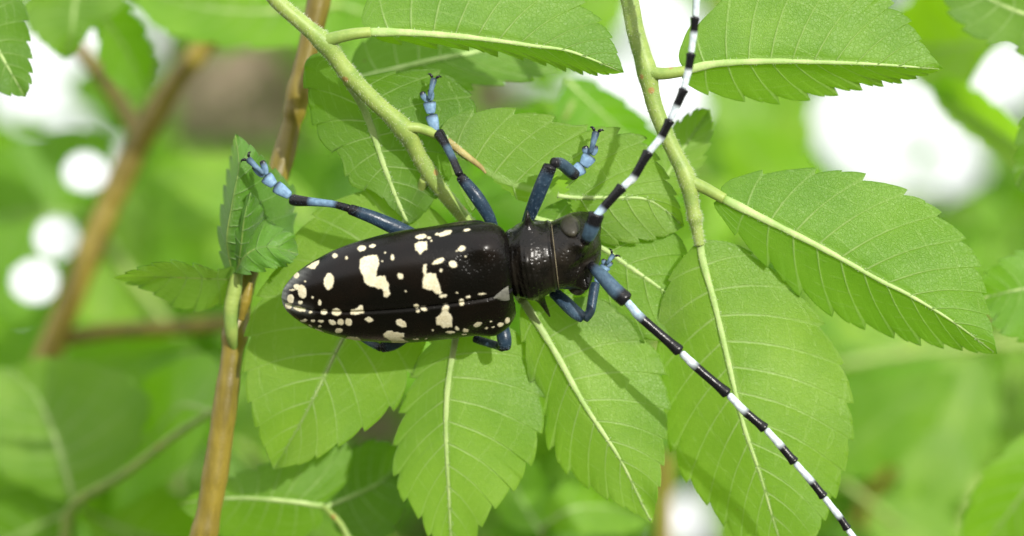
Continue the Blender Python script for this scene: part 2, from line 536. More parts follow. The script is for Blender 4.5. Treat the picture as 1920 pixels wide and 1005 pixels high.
def leaf(parent, mid, left, right, color=(1, 1, 1, 1), mat=None, petiole=None, rib=(8.5, 2.0), pet_r=10, keep=None, label=None, rib_keep=None, name='leaf', **kw):
    G, uv, Mc = leaf_arrays(mid, left, right, **kw)
    V, F, UV = leaf_mesh(G, uv, keep)
    o = mesh_obj(name, V, F, mat or M_LEAF, parent, uv=UV, color=color, label=label)
    for (a, c) in (rib_keep or [(0.0, 0.985)]):
        v, f = rib_mesh(Mc, rib[0], rib[1], t0=a, t1=c)
        mesh_obj('midrib', v, f, M_RIB if mat is None else M_STEM, o)
        if mid[0][2] > -12 and mat is None:
            tt = np.linspace(a, c, 40); mm = Mc(tt)
            hairs(o, mm, (rib[0] + (rib[1] - rib[0]) * tt) * .85, 170, .22, seed=int(abs(mid[0][0])), name='midrib_hair')
    if petiole:
        c = spline([tuple(q) for q in petiole], 8)
        v, f = sweep(P(c[:, 0], c[:, 1], c[:, 2]), np.linspace(pet_r, rib[0], len(c)) / S * MM * (D0 - c[:, 2]) / D0, 10)
        mesh_obj('petiole', v, f, M_STEM, o)
    return o

def stem(parent, pts, radii, mat, name='stem', nv=14, nodes=(), wob=0.0, seed=1):
    c = spline([tuple(p) + (r,) for p, r in zip(pts, radii)], 14)
    rr = c[:, 3].copy()
    r = np.random.default_rng(seed)
    px, py = c[:, 0], c[:, 1]
    for (nx, ny, amp, wid) in nodes:
        rr += amp * np.exp(-((px - nx) ** 2 + (py - ny) ** 2) / wid ** 2)
    k = np.convolve(r.normal(0, 1, len(rr) + 8), np.ones(9) / 3, 'valid')[:len(rr)]
    rr = rr * (1 + wob * k)
    v, f = sweep(P(px, py, c[:, 2]), rr / S * MM * (D0 - c[:, 2]) / D0, nv)
    return mesh_obj(name, v, f, mat, parent), (c, rr)

def hairs(parent, c, rr, n, length=0.34, seed=3, name='stem_hair', mat=None):
    r = np.random.default_rng(seed)
    V = []; F = []
    C = P(c[:, 0], c[:, 1], c[:, 2])
    T = np.gradient(C, axis=0); T /= np.linalg.norm(T, axis=1)[:, None]
    for k in range(n):
        i = r.uniform(0, len(C) - 1.001); j = int(i); u = i - j
        o = C[j] * (1 - u) + C[j + 1] * u; t = T[j]
        n_ = np.cross(t, r.normal(0, 1, 3)); n_ /= np.linalg.norm(n_)
        rad = (rr[j] * (1 - u) + rr[j + 1] * u) / S * MM * (D0 - c[j, 2]) / D0
        s = o + n_ * rad * 0.97
        d = n_ + t * r.uniform(-0.2, 0.7) + r.normal(0, .2, 3); d /= np.linalg.norm(d)
        L = length * MM * r.uniform(0.5, 1.2); w = 0.016 * MM
        a = np.cross(d, t); a /= np.linalg.norm(a) + 1e-9; b_ = np.cross(d, a)
        k0 = len(V)
        V += [s + a * w, s - a * w * .5 + b_ * w * .87, s - a * w * .5 - b_ * w * .87, s + d * L]
        F += [(k0, k0 + 1, k0 + 3), (k0 + 1, k0 + 2, k0 + 3), (k0 + 2, k0, k0 + 3)]
    return mesh_obj(name, V, F, mat or M_HAIR, parent, kind='stuff')

# ================================================================== the beetle
beetle = empty('longhorn_beetle', P(900, 500, -5), 'black longhorn beetle with cream spots, blue legs and long banded antennae', 'beetle')

AX_A = np.array([528.0, 561.0]); AX_B = np.array([960.0, 512.0])
AX = (AX_B - AX_A) / np.linalg.norm(AX_B - AX_A)            # px, forward
PERP = np.array([AX[1], -AX[0]])                            # px, towards the beetle's left (image up)
ROLL = math.radians(35.0)
cR, sR = math.cos(ROLL), math.sin(ROLL)

def body_pt(x, L, H, origin=None, ax=None):
    """x mm forward of the elytra tip, L mm to the beetle's left, H mm dorsal"""
    x = np.asarray(x, float); L = np.asarray(L, float); H = np.asarray(H, float)
    up = L * cR - H * sR
    q = AX_A + (x[..., None] * AX + up[..., None] * PERP) * S
    dz = H * cR + L * sR * 0.9
    return P(q[..., 0], q[..., 1], dz)

# --- cream patches, traced (zoom coordinates -> photo pixels)
def Z(x, y): return (500 + x / 3.35, 380 + y / 3.35)
polys = [
    [(585,360),(612,338),(640,332),(662,326),(690,328),(697,352),(705,380),(698,408),(690,430),(684,470),(708,462),(740,462),(752,490),(765,510),(766,545),(777,570),(760,592),(738,590),(735,562),(725,545),(700,542),(680,530),(648,525),(615,500),(608,478),(605,460),(590,435),(585,410)],
    [(985,390),(1005,386),(1003,420),(1000,445),(1030,442),(1060,445),(1070,480),(1085,520),(1090,545),(1102,568),(1088,580),(1068,574),(1040,550),(1010,546),(982,535),(980,490),(990,462),(982,430)],
    [(930,258),(960,246),(1005,245),(1008,295),(985,300),(965,328),(948,305),(935,298)],
    [(1105,655),(1125,640),(1145,655),(1136,685),(1162,712),(1166,778),(1135,785),(1105,785),(1085,768),(1070,770),(1062,722),(1085,706),(1100,690)],
    [(730,830),(752,812),(770,805),(800,812),(860,822),(864,845),(838,850),(890,872),(850,884),(790,887),(775,862),(738,845)],
    [(525,680),(545,668),(562,664),(580,648),(600,645),(604,662),(612,690),(585,700),(555,706),(530,700)],
    [(245,405),(290,375),(330,362),(325,385),(300,420),(270,412)],
]
ells = [(390,495,31,52,5),(790,345,12,20,0),(743,315,5,5,0),(725,370,5,5,0),(840,462,17,21,-20),(500,347,8,11,0),(875,556,6,4,0),
        (1078,368,42,15,-25),(1172,388,28,21,30),(1095,425,8,10,0),(1225,288,24,17,-20),(1195,302,6,5,0),(1250,340,5,5,0),
        (970,213,36,16,-8),(1020,222,12,8,0),(1035,240,7,5,0),(1122,192,42,14,-18),(1070,197,14,8,0),(1258,172,22,7,-14),
        (595,287,27,18,-10),(665,272,20,11,-12),(428,332,17,16,0),(185,455,20,20,-40),(222,560,26,44,-12),(192,530,26,16,20),(160,548,16,6,0),
        (240,495,6,6,0),(288,597,9,9,0),(332,627,10,16,0),(210,628,14,12,0),(150,605,22,26,0),(135,650,22,20,30),(205,668,38,16,15),
        (360,688,20,18,0),(440,687,29,24,0),(275,690,12,8,0),(1108,587,26,9,-8),(1195,565,6,4,0),(1355,573,26,5,-10),
        (1225,625,15,20,0),(1265,595,16,7,-15),(1325,767,26,13,-18),(1250,802,17,11,0),(1195,790,16,12,20),(1155,815,28,9,0),(1240,828,14,4,0),
        (1380,790,12,6,0),(1420,782,8,5,0),(1410,747,7,5,0),(1470,767,18,13,-20),(1512,740,16,20,0),(1045,802,6,6,0),(1000,855,8,4,0),(940,857,18,4,0),
        (845,758,36,21,28),(642,735,25,15,10),(940,650,16,11,0),(950,682,12,9,0),(988,670,20,9,15),(545,858,48,17,8),
        (515,752,20,24,-20),(465,750,20,20,0),(412,752,26,16,30),(452,805,24,14,-10),(340,745,20,9,0),(290,742,14,8,0),(240,738,15,7,0),
        (332,778,10,6,0),(335,808,34,8,25),(275,775,16,5,25),(230,745,18,6,0)]
def fbm(x, y, seed):
    r = np.random.default_rng(seed); o = np.zeros(np.shape(x))
    for k in range(7):
        a = r.uniform(0, 6.28); f = r.uniform(.12, .55) * (1 + k * .35); p = r.uniform(0, 6.28)
        o = o + np.sin(f * (x * math.cos(a) + y * math.sin(a)) + p) / (1 + .35 * k)
    return o / 3.0
def spot_mask(px, py):
    wx = px + 1.0 * fbm(px, py, 1) + 0.8 * fbm(px * 2.3, py * 2.3, 3); wy = py + 1.0 * fbm(px, py, 2) + 0.8 * fbm(px * 2.3, py * 2.3, 4)
    m = np.zeros(np.shape(px))
    for q in polys:
        m = np.maximum(m, inside([Z(*v) for v in q], wx, wy).astype(float))
    for (x, y, a, b_, rot) in ells:
        cx, cy = Z(x, y); r = math.radians(rot)
        u = (wx - cx) * math.cos(r) + (wy - cy) * math.sin(r); v = -(wx - cx) * math.sin(r) + (wy - cy) * math.cos(r)
        m = np.maximum(m, (((u / (a / 3.35)) ** 2 + (v / (b_ / 3.35)) ** 2) < 1).astype(float))
    return m

EL = 21.6
xs_k = [0, .12, .5, 1.6, 3.1, 5.3, 7.5, 11.3, 15.0, 17.5, 19.3, 20.4, 21.1, 21.6]
a_k = [0.05, .68, 1.42, 2.58, 3.55, 4.58, 5.25, 5.90, 6.0, 6.0, 5.95, 5.75, 5.2, 4.3]
h_k = [0.05, .55, 1.15, 2.0, 2.75, 3.45, 3.85, 4.2, 4.25, 4.15, 3.95, 3.65, 3.2, 2.6]
def smooth_interp(x, xk, yk):
    c = spline(np.column_stack([xk, yk]), 10)
    return np.interp(x, c[:, 0], c[:, 1])
NX, NT = 300, 170
u = np.linspace(0, 1, NX); xg = EL * (0.5 * u ** 1.7 + 0.5 * u) 
def elytron(side):
    th = np.radians(np.linspace(0.0, 112.0, NT))
    X, T = np.meshgrid(xg, th, indexing='ij')
    a = 0.955 * smooth_interp(X, xs_k, a_k); h = 0.95 * smooth_interp(X, xs_k, h_k)
    sn, cs = np.sin(T), np.cos(T)
    L = a * np.abs(sn) ** 0.88
    H = np.where(cs >= 0, h * np.abs(cs) ** 0.80, -0.8 * h * np.abs(cs) ** 0.9)
    H = H - 0.17 * np.exp(-(L / 0.17) ** 2) + 0.04 * np.exp(-((L - .4) / 0.2) ** 2)
    hum = np.exp(-((X - 19.4) / 1.1) ** 2 - ((T - math.radians(58)) / 0.30) ** 2)
    H = H + 0.30 * hum; L = L + 0.22 * hum
    H = H - 0.16 * np.exp(-((X - 18.0) / 1.2) ** 2 - ((T - math.radians(38)) / 0.2) ** 2)
    X = X + 0.30 * np.exp(-((X - EL) / 1.2) ** 2) * (L / 6.0) * 0.5
    L = side * (L + 0.022)
    if side < 0: H = H - 0.02
    W = body_pt(X, L, H)
    px, py, _ = project(W)
    m = sum(spot_mask(px + ox, py + oy) for ox, oy in ((-.55, .2), (.5, -.5), (.1, .6), (0, -.1))) / 4
    if side < 0:      # the flank turned away repeats the spots of the other flank
        far = T > math.radians(55)
        Wm = body_pt(X, -L, H); mx, my, _ = project(Wm)
        m = np.where(far & (T > math.radians(78)), spot_mask(mx, my), m)
    W = W + (m * 0.010 * MM)[..., None] * (-FW)
    tip = np.clip(1 - X / 0.9, 0, 1) * 0.8
    tip = np.maximum(tip, 0.55 * np.clip(1 - np.abs(X - 0.9) / 2.2, 0, 1) * np.exp(-(np.abs(L) / 0.55) ** 2))
    rim = np.clip(1 - np.abs(np.degrees(T) - 86) / 30, 0, 1) * np.clip(1 - X / 3.2, 0, 1)
    tip = np.maximum(tip, 0.9 * rim)
    tip = tip * np.clip(0.75 + 0.5 * fbm(px * 1.6, py * 1.6, 5), 0, 1)
    front = np.clip((X - 12) / 7, 0, 1)
    F = grid_faces(NX, NT)
    if side > 0: F = [f[::-1] for f in F]
    o = mesh_obj('elytron', W.reshape(-1, 3), F, M_ELY, beetle,
                 attrs={'spot': m.ravel(), 'tip': tip.ravel(), 'front': front.ravel()})
    return o
elytron(1)
elytron(-1)

# --- trunk of the body: abdomen, thorax with its two spines, head: one skin
#      (px, py of the centre line, dz, half width mm, height up, height down)
BK = [ # x mm, centre L, centre H, b, hu, hd
    (1.2, 0, -.3, .6, .3, .5), (4, 0, -.6, 3.2, 1.2, 2.0), (9, 0, -.9, 4.6, 2.2, 2.8), (15, 0, -1.0, 5.0, 2.6, 3.4), (19.2, 0, -1.0, 5.0, 2.6, 3.6),
    (20.5, .05, -1.2, 3.1, 2.6, 3.4), (20.95, .1, -1.4, 2.62, 2.62, 3.2), (21.3, .1, -1.4, 2.62, 2.75, 3.1), (21.75, .15, -1.4, 2.98, 3.10, 3.1), (22.2, .15, -1.45, 3.18, 3.22, 3.1),
    (22.8, .2, -1.5, 3.50, 3.55, 3.2), (23.6, .25, -1.5, 3.72, 3.72, 3.2), (24.4, .3, -1.55, 3.60, 3.62, 3.2), (25.0, .32, -1.6, 3.38, 3.42, 3.1), (25.35, .35, -1.6, 3.26, 3.30, 3.1), (25.6, .36, -1.6, 3.32, 3.36, 3.1),
    (25.85, .37, -1.65, 3.12, 3.18, 3.0), (26.1, .38, -1.65, 3.12, 3.18, 3.0), (26.9, .42, -1.75, 3.32, 3.25, 3.1), (27.7, .45, -1.9, 3.42, 3.10, 3.3), (28.5, .5, -2.1, 3.22, 2.75, 3.5), (29.2, .5, -2.35, 2.75, 2.35, 3.7), (29.8, .5, -2.7, 2.2, 1.9, 3.8), (30.2, .5, -3.2, 1.6, 1.45, 3.3), (30.35, .5, -3.5, .8, .9, 2.3)]
BK = np.array(BK, float)
bs = spline(BK, 9)
nb = 96
th = np.linspace(0, 2 * math.pi, nb, endpoint=False)
Xb = np.broadcast_to(bs[:, 0:1], (len(bs), nb)).copy()
sn, cs = np.sin(th)[None], np.cos(th)[None]
e = 0.90
Lb = bs[:, 1:2] + bs[:, 3:4] * np.sign(sn) * np.abs(sn) ** e
Hb = bs[:, 2:3] + np.where(cs >= 0, bs[:, 4:5], bs[:, 5:6]) * np.sign(cs) * np.abs(cs) ** e
def wrapd(a, b_): return np.arctan2(np.sin(a - b_), np.cos(a - b_))
for sd in (1, -1):                                     # lateral spines of the thorax
    w = np.exp(-((Xb - 23.7) / (0.62 if sd > 0 else 0.85)) ** 2 - (wrapd(th[None], sd * math.radians(92)) / 0.22) ** 2)
    w2 = np.exp(-((Xb - 23.75) / 0.26) ** 2 - (wrapd(th[None], sd * math.radians(92)) / 0.085) ** 2)
    fx = 1.0 if sd > 0 else 1.6
    Lb += sd * (0.75 * w + 1.35 * w2) * fx; Xb += (0.10 if sd > 0 else 0.75) * w2 + (0 if sd > 0 else .45) * w; Hb += 0.25 * w2
    w = np.exp(-((Xb - 23.0) / 0.5) ** 2 - (wrapd(th[None], sd * math.radians(32)) / 0.22) ** 2)   # discal bumps
    Hb += 0.22 * w
    w = np.exp(-((Xb - 28.6) / 0.75) ** 2 - (wrapd(th[None], sd * math.radians(42)) / 0.26) ** 2)   # antennal tubercles
    Hb += 1.25 * w; Lb += sd * 0.30 * w
    w = np.exp(-((Xb - 27.6) / 0.8) ** 2 - (wrapd(th[None], sd * math.radians(75)) / 0.35) ** 2)
    Lb += sd * 0.50 * w
w = np.exp(-((Xb - 23.6) / 0.8) ** 2 - (wrapd(th[None], 0) / 0.16) ** 2); Hb += 0.16 * w
w = np.exp(-((Xb - 28.4) / 1.5) ** 2 - (wrapd(th[None], 0) / 0.13) ** 2); Hb -= 0.50 * w   # groove between the tubercles
wr = 0.035 * np.sin(Xb * 13 + 2.0 * np.sin(3 * th[None])) * np.clip(1 - np.abs(Xb - 23.2) / 2.0, 0, 1) * np.clip(cs, 0, 1)
Hb += wr
# pull the thorax and head upwards a little to the beetle's left, as it looks that way
Wb = body_pt(Xb, Lb, Hb)
Fb = [f for f in grid_faces(len(bs), nb, True)]
Fb.append(tuple(range(nb))[::-1]); k = (len(bs) - 1) * nb; Fb.append(tuple(k + j for j in range(nb)))
body = mesh_obj('body', Wb.reshape(-1, 3), Fb, M_BODY, beetle)

def ellipsoid(c, ax, rad, nu=18, nv=24, f=None):
    """c world, ax 3x3 rows of unit axes, rad in mm"""
    t = np.linspace(0.02, math.pi - 0.02, nu); p = np.linspace(0, 2 * math.pi, nv, endpoint=False)
    T_, P_ = np.meshgrid(t, p, indexing='ij')
    q = np.stack([np.sin(T_) * np.cos(P_) * rad[0], np.sin(T_) * np.sin(P_) * rad[1], np.cos(T_) * rad[2]], -1) * MM
    V = c + q @ np.asarray(ax)
    F = grid_faces(nu, nv, True)
    F.append(tuple(range(nv))[::-1]); k = (nu - 1) * nv; F.append(tuple(k + j for j in range(nv)))
    return V.reshape(-1, 3), F

def dirs():
    o = body_pt(10., 0., 0.); ex = body_pt(11., 0., 0.) - o; el = body_pt(10., 1., 0.) - o; eh = body_pt(10., 0., 1.) - o
    return np.array([v / np.linalg.norm(v) for v in (ex, el, eh)])
BAX = dirs()
# scutellum: small pale triangle between the wing cases
sv_ = []
for i in range(9):
    for j in range(9):
        uu = i / 8; vv = (j / 8 - .5) * 2
        xx = 21.25 - 1.5 * uu; wdt = 0.78 * (1 - uu ** 1.6) + 0.02
        hh = np.interp(xx, [19, 20.4, 21.1, 21.6], [3.8, 3.58, 3.3, 2.95])
        sv_.append((xx, wdt * vv, hh + 0.14 * (1 - vv * vv) - .04))
sv_ = np.array(sv_)
mesh_obj('scutellum', body_pt(sv_[:, 0], sv_[:, 1], sv_[:, 2]), grid_faces(9, 9), M_SCUT, beetle)
# eyes wrap round the antennal bases
for sd in (1, -1):
    v, f = ellipsoid(body_pt(27.65, .45 + sd * 3.35, -1.15), BAX, (0.95, 0.66, 1.6))
    mesh_obj('eye', v, f, M_EYE, body)
q_ = np.radians(np.linspace(-98, 98, 60))
c = body_pt(np.full(60, 25.93), .375 + 3.12 * np.sign(np.sin(q_)) * np.abs(np.sin(q_)) ** e, -1.65 + 3.18 * np.abs(np.cos(q_)) ** e * np.sign(np.cos(q_)) + .015)
v, f = sweep(c, np.full(60, 0.05) * MM, 6)
mesh_obj('collar_fringe', v, f, M_FRINGE, body)
# mandibles below the face
for sd in (1, -1):
    t = np.linspace(0, 1, 14)
    c = body_pt(29.6 + .9 * t, .5 + sd * (0.9 - .75 * t ** 2), -4.6 - 1.9 * t)
    v, f = sweep(c, (0.62 * (1 - t) ** .7 + 0.05) * MM, 10)
    mesh_obj('mandible', v, f, M_BODY, body)

# --- limbs
BLK = np.array([0.008, 0.008, 0.010]); BLU = np.array([0.020, 0.040, 0.066]); PAL = np.array([0.155, 0.265, 0.40]); WHT = np.array([0.58, 0.66, 0.70]); MIDB = np.array([0.052, 0.095, 0.142])
def limb(name, pts, radii, cols, parent, n=36, nv=14, flat=1.0, N0=None, sharp=None):
    """pts (px,py,dz), radii px, cols list of (t, colour)"""
    q = Curve([tuple(p) + (r,) for p, r in zip(pts, radii)], 2)
    t = np.linspace(0, 1, n)
    c = q(t)
    W = P(c[:, 0], c[:, 1], c[:, 2])
    rr = np.maximum(c[:, 3], 0.5)
    endf = np.clip(np.minimum(t, 1 - t) * (n - 1) / 2.2, 0, 1)          # round the ends
    rr = rr * (0.25 + 0.75 * np.sqrt(1 - (1 - endf) ** 2))
    v, f = sweep(W, rr / S * MM, nv, N0=N0, flat=flat)
    ct = np.array([x[0] for x in cols]); cc = np.array([x[1] for x in cols])
    cv = np.stack([np.interp(t, ct, cc[:, k]) for k in range(3)], -1)
    cv = np.repeat(cv, nv, 0)
    return mesh_obj(name, v, f, M_LIMB, parent, attrs={'col': cv})

def antenna(scape, segs, dz0, dz1, r0, r1, ext):
    """scape: pts; segs: list of (white start, white end / black start, black end) px triples"""
    root = limb('antenna', [p + (z,) for p, z in scape[0]], scape[1], scape[2], beetle, n=30)
    n = len(segs)
    for i, (a, b_, c_) in enumerate(segs):
        za = dz0 + (dz1 - dz0) * i / n; zb = dz0 + (dz1 - dz0) * (i + 1) / n
        r = r0 + (r1 - r0) * i / (n - 1)
        L1 = math.dist(a, b_); L2 = math.dist(b_, c_); k = L1 / (L1 + L2)
        pts = [a + (za,), ((a[0] + b_[0]) / 2, (a[1] + b_[1]) / 2, za + (zb - za) * k / 2), b_ + (za + (zb - za) * k,),
               ((b_[0] * .35 + c_[0] * .65), (b_[1] * .35 + c_[1] * .65), zb), c_ + (zb,)]
        w = WHT if i > 0 else np.array([0.42, 0.56, 0.68])
        limb('antenna_segment', pts, [r * .74, r * .74, r * .86, r * .92, r * 1.22], [(0, w), (max(.02, k - .07), w), (k - .01, w * .55), (k + .06, BLK), (1, BLK)], root, n=40)
    return root

A1 = [((1098, 455), 1.8), ((1106, 436), 3.0), ((1115, 412), 3.6), ((1119, 398), 3.8)]
sL = [((1114, 408), (1131, 390), (1168, 349)), ((1167, 352), (1189, 331), (1217, 283)), ((1216, 286), (1240, 257), (1257, 224)),
      ((1257, 225), (1269, 198), (1283, 166)), ((1282, 167), (1291, 130), (1296, 99)), ((1296, 100), (1301, 60), (1304, 31)),
      ((1304, 32), (1306, -8), (1306, -34)), ((1306, -33), (1305, -70), (1303, -95)), ((1303, -94), (1300, -130), (1296, -152))]
antenna((A1, [10, 13.5, 15, 15.5], [(0, BLK), (.18, BLK), (.25, MIDB), (.55, MIDB), (.66, BLK), (1, BLK)]), sL, 3.9, 9.0, 9.8, 7.2, None)
A2 = [((1105, 494), 0.5), ((1133, 522), 1.7), ((1155, 546), 2.2), ((1178, 566), 2.4)]
sRt = [((1172, 562), (1200, 594), (1277, 661)), ((1276, 660), (1302, 685), (1366, 740)), ((1365, 739), (1396, 771), (1436, 805)),
       ((1435, 804), (1464, 836), (1491, 868)), ((1490, 867), (1521, 902), (1546, 933)), ((1545, 932), (1574, 969), (1590, 993)),
       ((1589, 992), (1612, 1022), (1626, 1045)), ((1625, 1044), (1646, 1075), (1658, 1096)), ((1657, 1095), (1676, 1126), (1686, 1146))]
antenna((A2, [9, 13.5, 15, 16], [(0, BLK), (.12, BLK), (.22, MIDB), (.72, MIDB), (.82, BLK), (1, BLK)]), sRt, 2.4, 2.2, 10.4, 6.6, None)

def tarsus(leg_, pts, sc=1.0, lobe_sep=9.0):
    """pts: ankle, end of 1st joint, end of 2nd, fork, tip - all (px,py,dz)"""
    a, b_, c_, d_, e_ = [np.array(p, float) for p in pts]
    for (p, q, r0, r1) in ((a, b_, 7.5, 12.5), (b_, c_, 8.0, 13.0)):
        m = p + (q - p) * .5; m2 = p + (q - p) * .86
        limb('tarsal_joint', [tuple(p), tuple(m), tuple(m2), tuple(q)], [r0 * sc, r1 * .92 * sc, r1 * sc, r1 * .8 * sc],
             [(0, PAL), (.72, PAL * 1.05), (.9, MIDB * .6), (1, BLK)], leg_, n=22, flat=.55)
    t = (d_ - c_); L = np.linalg.norm(t[:2]); t = t / L
    n2 = np.array([-t[1], t[0], 0])
    for s in (1, -1):
        p0 = c_ + n2 * s * 2.0 * sc; p1 = c_ + t * L * .45 + n2 * s * 7.0 * sc; p2 = c_ + t * L * .95 + n2 * s * lobe_sep * sc
        limb('tarsal_lobe', [tuple(p0), tuple(p1), tuple(p2)], [5 * sc, 6.6 * sc, 5.5 * sc], [(0, PAL * .85), (.6, PAL * .8), (.85, BLK * 2), (1, BLK)], leg_, n=18, flat=.6)
    c0 = c_ + t * 3
    c0[2] += 0.35
    mid = (c0 + e_) / 2; mid[2] += .25
    limb('claw_joint', [tuple(c0), tuple(mid), tuple(e_)], [4.2 * sc, 5.0 * sc, 7.4 * sc], [(0, MIDB), (.5, PAL * .75), (.8, MIDB), (1, BLK * 2)], leg_, n=20)
    t = (e_ - c0); t[2] = 0; t /= np.linalg.norm(t); n2 = np.array([-t[1], t[0], 0])
    for s in (1, -1):
        q = [tuple(e_ + n2 * s * 3), tuple(e_ + n2 * s * 9 + t * 5 + np.array([0, 0, .05])), tuple(e_ + n2 * s * 14 + t * 4 + np.array([0, 0, -.25]))]
        limb('claw', q, [3.2 * sc, 2.2 * sc, .7], [(0, BLK), (1, BLK)], leg_, n=12, nv=8)

def leg(fem, fr, tib, tr, tcol, tars, sc=1.0, fcol=None):
    fr = [x * .92 for x in fr]
    f = limb('leg', fem, fr, fcol or [(0, BLK), (.08, BLU * .8), (.2, BLU), (.82, BLU), (.9, BLK), (1, BLK)], beetle, n=50, flat=.85,
             )
    limb('tibia', tib, tr, tcol, f, n=44)
    for pts_, rr_, n_ in ((fem, fr, 420), (tib, tr, 240)):
        q_ = Curve([tuple(p) + (r * .93,) for p, r in zip(pts_, rr_)], 2)(np.linspace(.06, .94, 30))
        hairs(f, q_[:, :3], q_[:, 3], n_, .11, seed=int(pts_[0][0]), name='leg_hair', mat=M_BLOOM)
    if tars: tarsus(f, tars, sc)
    return f

# hind left
leg([(790, 446, -3.0), (745, 428, -2.2), (700, 408, -1.6), (652, 391, -1.4)], [11, 16, 14, 11],
    [(658, 392, -1.3), (625, 383, -1.8), (590, 379, -2.2), (556, 376, -2.8), (543, 372, -3.0)], [8, 7, 8, 11, 10],
    [(0, BLK), (.22, BLK), (.30, PAL * .85), (.62, PAL * .8), (.70, BLK), (1, BLK)],
    [(545, 368, -3.0), (515, 348, -3.2), (497, 330, -3.3), (482, 304, -3.2), (464, 297, -3.0)], 1.0)
# middle left
leg([(928, 436, -3.4), (916, 405, -2.6), (892, 367, -2.0), (861, 328, -2.2)], [10, 13, 14.5, 10.5],
    [(863, 330, -2.0), (848, 296, -2.6), (836, 272, -3.2), (824, 252, -3.8), (819, 245, -3.9)], [8, 7.5, 8.5, 11, 9],
    [(0, BLK), (.3, BLK * 2), (.45, MIDB), (.58, MIDB), (.66, BLK), (1, BLK)],
    [(817, 246, -3.9), (808, 214, -4.1), (805, 190, -4.2), (798, 168, -4.1), (814, 146, -3.9)], .95)
# front left, bent at the knee
leg([(985, 425, -3.6), (998, 392, -2.2), (1015, 350, -.9), (1033, 308, -.4)], [11, 14, 15.5, 14.5],
    [(1035, 305, -.5), (1052, 307, -1.3), (1070, 322, -2.6), (1080, 330, -3.2)], [10, 11, 12, 11],
    [(0, BLK), (.12, BLK * 2), (.25, MIDB * .7), (.62, MIDB * .7), (.78, BLK * 2), (1, BLK)],
    [(1072, 328, -3.0), (1093, 312, -3.4), (1107, 291, -3.6), (1106, 272, -3.5), (1118, 246, -3.2)], 1.08)
# front right, folded under the head
leg([(1035, 545, -4.4), (1058, 566, -3.8), (1078, 585, -3.4), (1096, 598, -3.3)], [12, 14.5, 14.5, 11],
    [(1094, 600, -3.4), (1106, 585, -3.6), (1111, 560, -4.0), (1116, 530, -4.6)], [9, 9, 9.5, 10],
    [(0, MIDB * .8), (.5, BLU * 1.3), (1, BLU)],
    [(1118, 530, -4.6), (1130, 510, -4.9), (1136, 498, -5.0), (1140, 487, -5.0), (1150, 478, -4.9)], .8,
    fcol=[(0, BLU), (.3, BLU * 1.5), (.8, MIDB), (.95, BLU), (1, BLU)])
# middle right, tucked under the wing case
leg([(938, 600, -4.2), (943, 622, -3.7), (946, 640, -3.6), (946, 655, -4.0)], [13, 15, 15, 12],
    [(944, 652, -4.0), (932, 648, -4.9), (905, 640, -5.9), (888, 634, -6.3)], [9, 8, 8, 8], [(0, BLK), (.4, MIDB), (1, BLK)], None)
# hind right, knee only
leg([(790, 610, -4.3), (760, 630, -4.1), (735, 645, -4.0), (712, 653, -4.2)], [12, 14, 14, 10],
    [(716, 653, -4.3), (690, 640, -5.4), (668, 625, -6.4)], [8, 7, 7], [(0, BLK), (.4, MIDB), (1, BLK)], None)

# ================================================================== shoot B: carries the leaves under the beetle
GR = lambda a, b_=None, c_=None: (a, b_ if b_ is not None else a, c_ if c_ is not None else a, 1)
shootB = empty('leafy_shoot', P(515, -40, 2), 'green elm shoot the beetle clings to, with leaves fanned out beneath it', 'leafy shoot')
st, (c_, r_) = stem(shootB, [(470, -60, 2), (520, 2, 1), (565, 42, 0.5), (612, 84, 0), (650, 135, -1), (700, 188, -2.2), (755, 240, -3.6), (790, 300, -5.2), (830, 360, -6.4), (880, 420, -7.4), (935, 500, -8), (985, 560, -7.6)],
     [15, 15, 15, 16, 16, 16, 16, 15, 14, 13, 11, 8], M_STEM, nodes=((606, 78, 4, 22), (650, 140, 2, 20), (757, 240, 4, 26), (797, 335, 2, 22)), wob=.012)
hairs(shootB, c_, r_, 2200, .30)
for (x, y, z, r) in ((607, 80, .3, 18.5), (752, 240, -3.4, 19)):
    pass
# L1 above
leaf(shootB, [(690, 60, .6), (760, 61, .6), (850, 67, .4), (930, 76, .2), (1000, 86, 0), (1060, 94, -.4), (1115, 113, -.8), (1170, 136, -1.4)],
     [(678, 40), (683, 15), (705, -22), (780, -70), (880, -95), (980, -80), (1060, -30), (1100, 15), (1130, 45), (1152, 85)],
     [(720, 78), (800, 86), (876, 92), (940, 101), (1007, 116), (1054, 127), (1100, 138), (1140, 140)],
     petiole=[(604, 80, .2), (625, 72, .5), (660, 64, .7), (695, 60, .65)], pet_r=14, nv=12, foldL=.25, foldR=1.3, tooth=15, seed=1, rib=(10, 2.2), wav=.2, color=GR(.88, .95, .95))
# L2 behind the shoot, dark
leaf(shootB, [(652, 150, -3.0), (680, 200, -5.0), (700, 250, -5.6), (720, 310, -6.0), (745, 375, -6.6), (765, 420, -7.0)],
     [(640, 120), (605, 95), (575, 112), (572, 160), (585, 215), (600, 262), (640, 300), (655, 345), (705, 362), (735, 390)],
     [(690, 142), (760, 132), (832, 135), (868, 168), (893, 197), (880, 260), (850, 320), (815, 375), (785, 410)],
     petiole=[(648, 140, -1.5), (650, 145, -2.4), (655, 155, -3.2)], pet_r=9, nv=10, foldL=.2, foldR=.05, tooth=10, seed=2, rib=(11, 5), color=GR(.66, .74, .72), wav=.3)
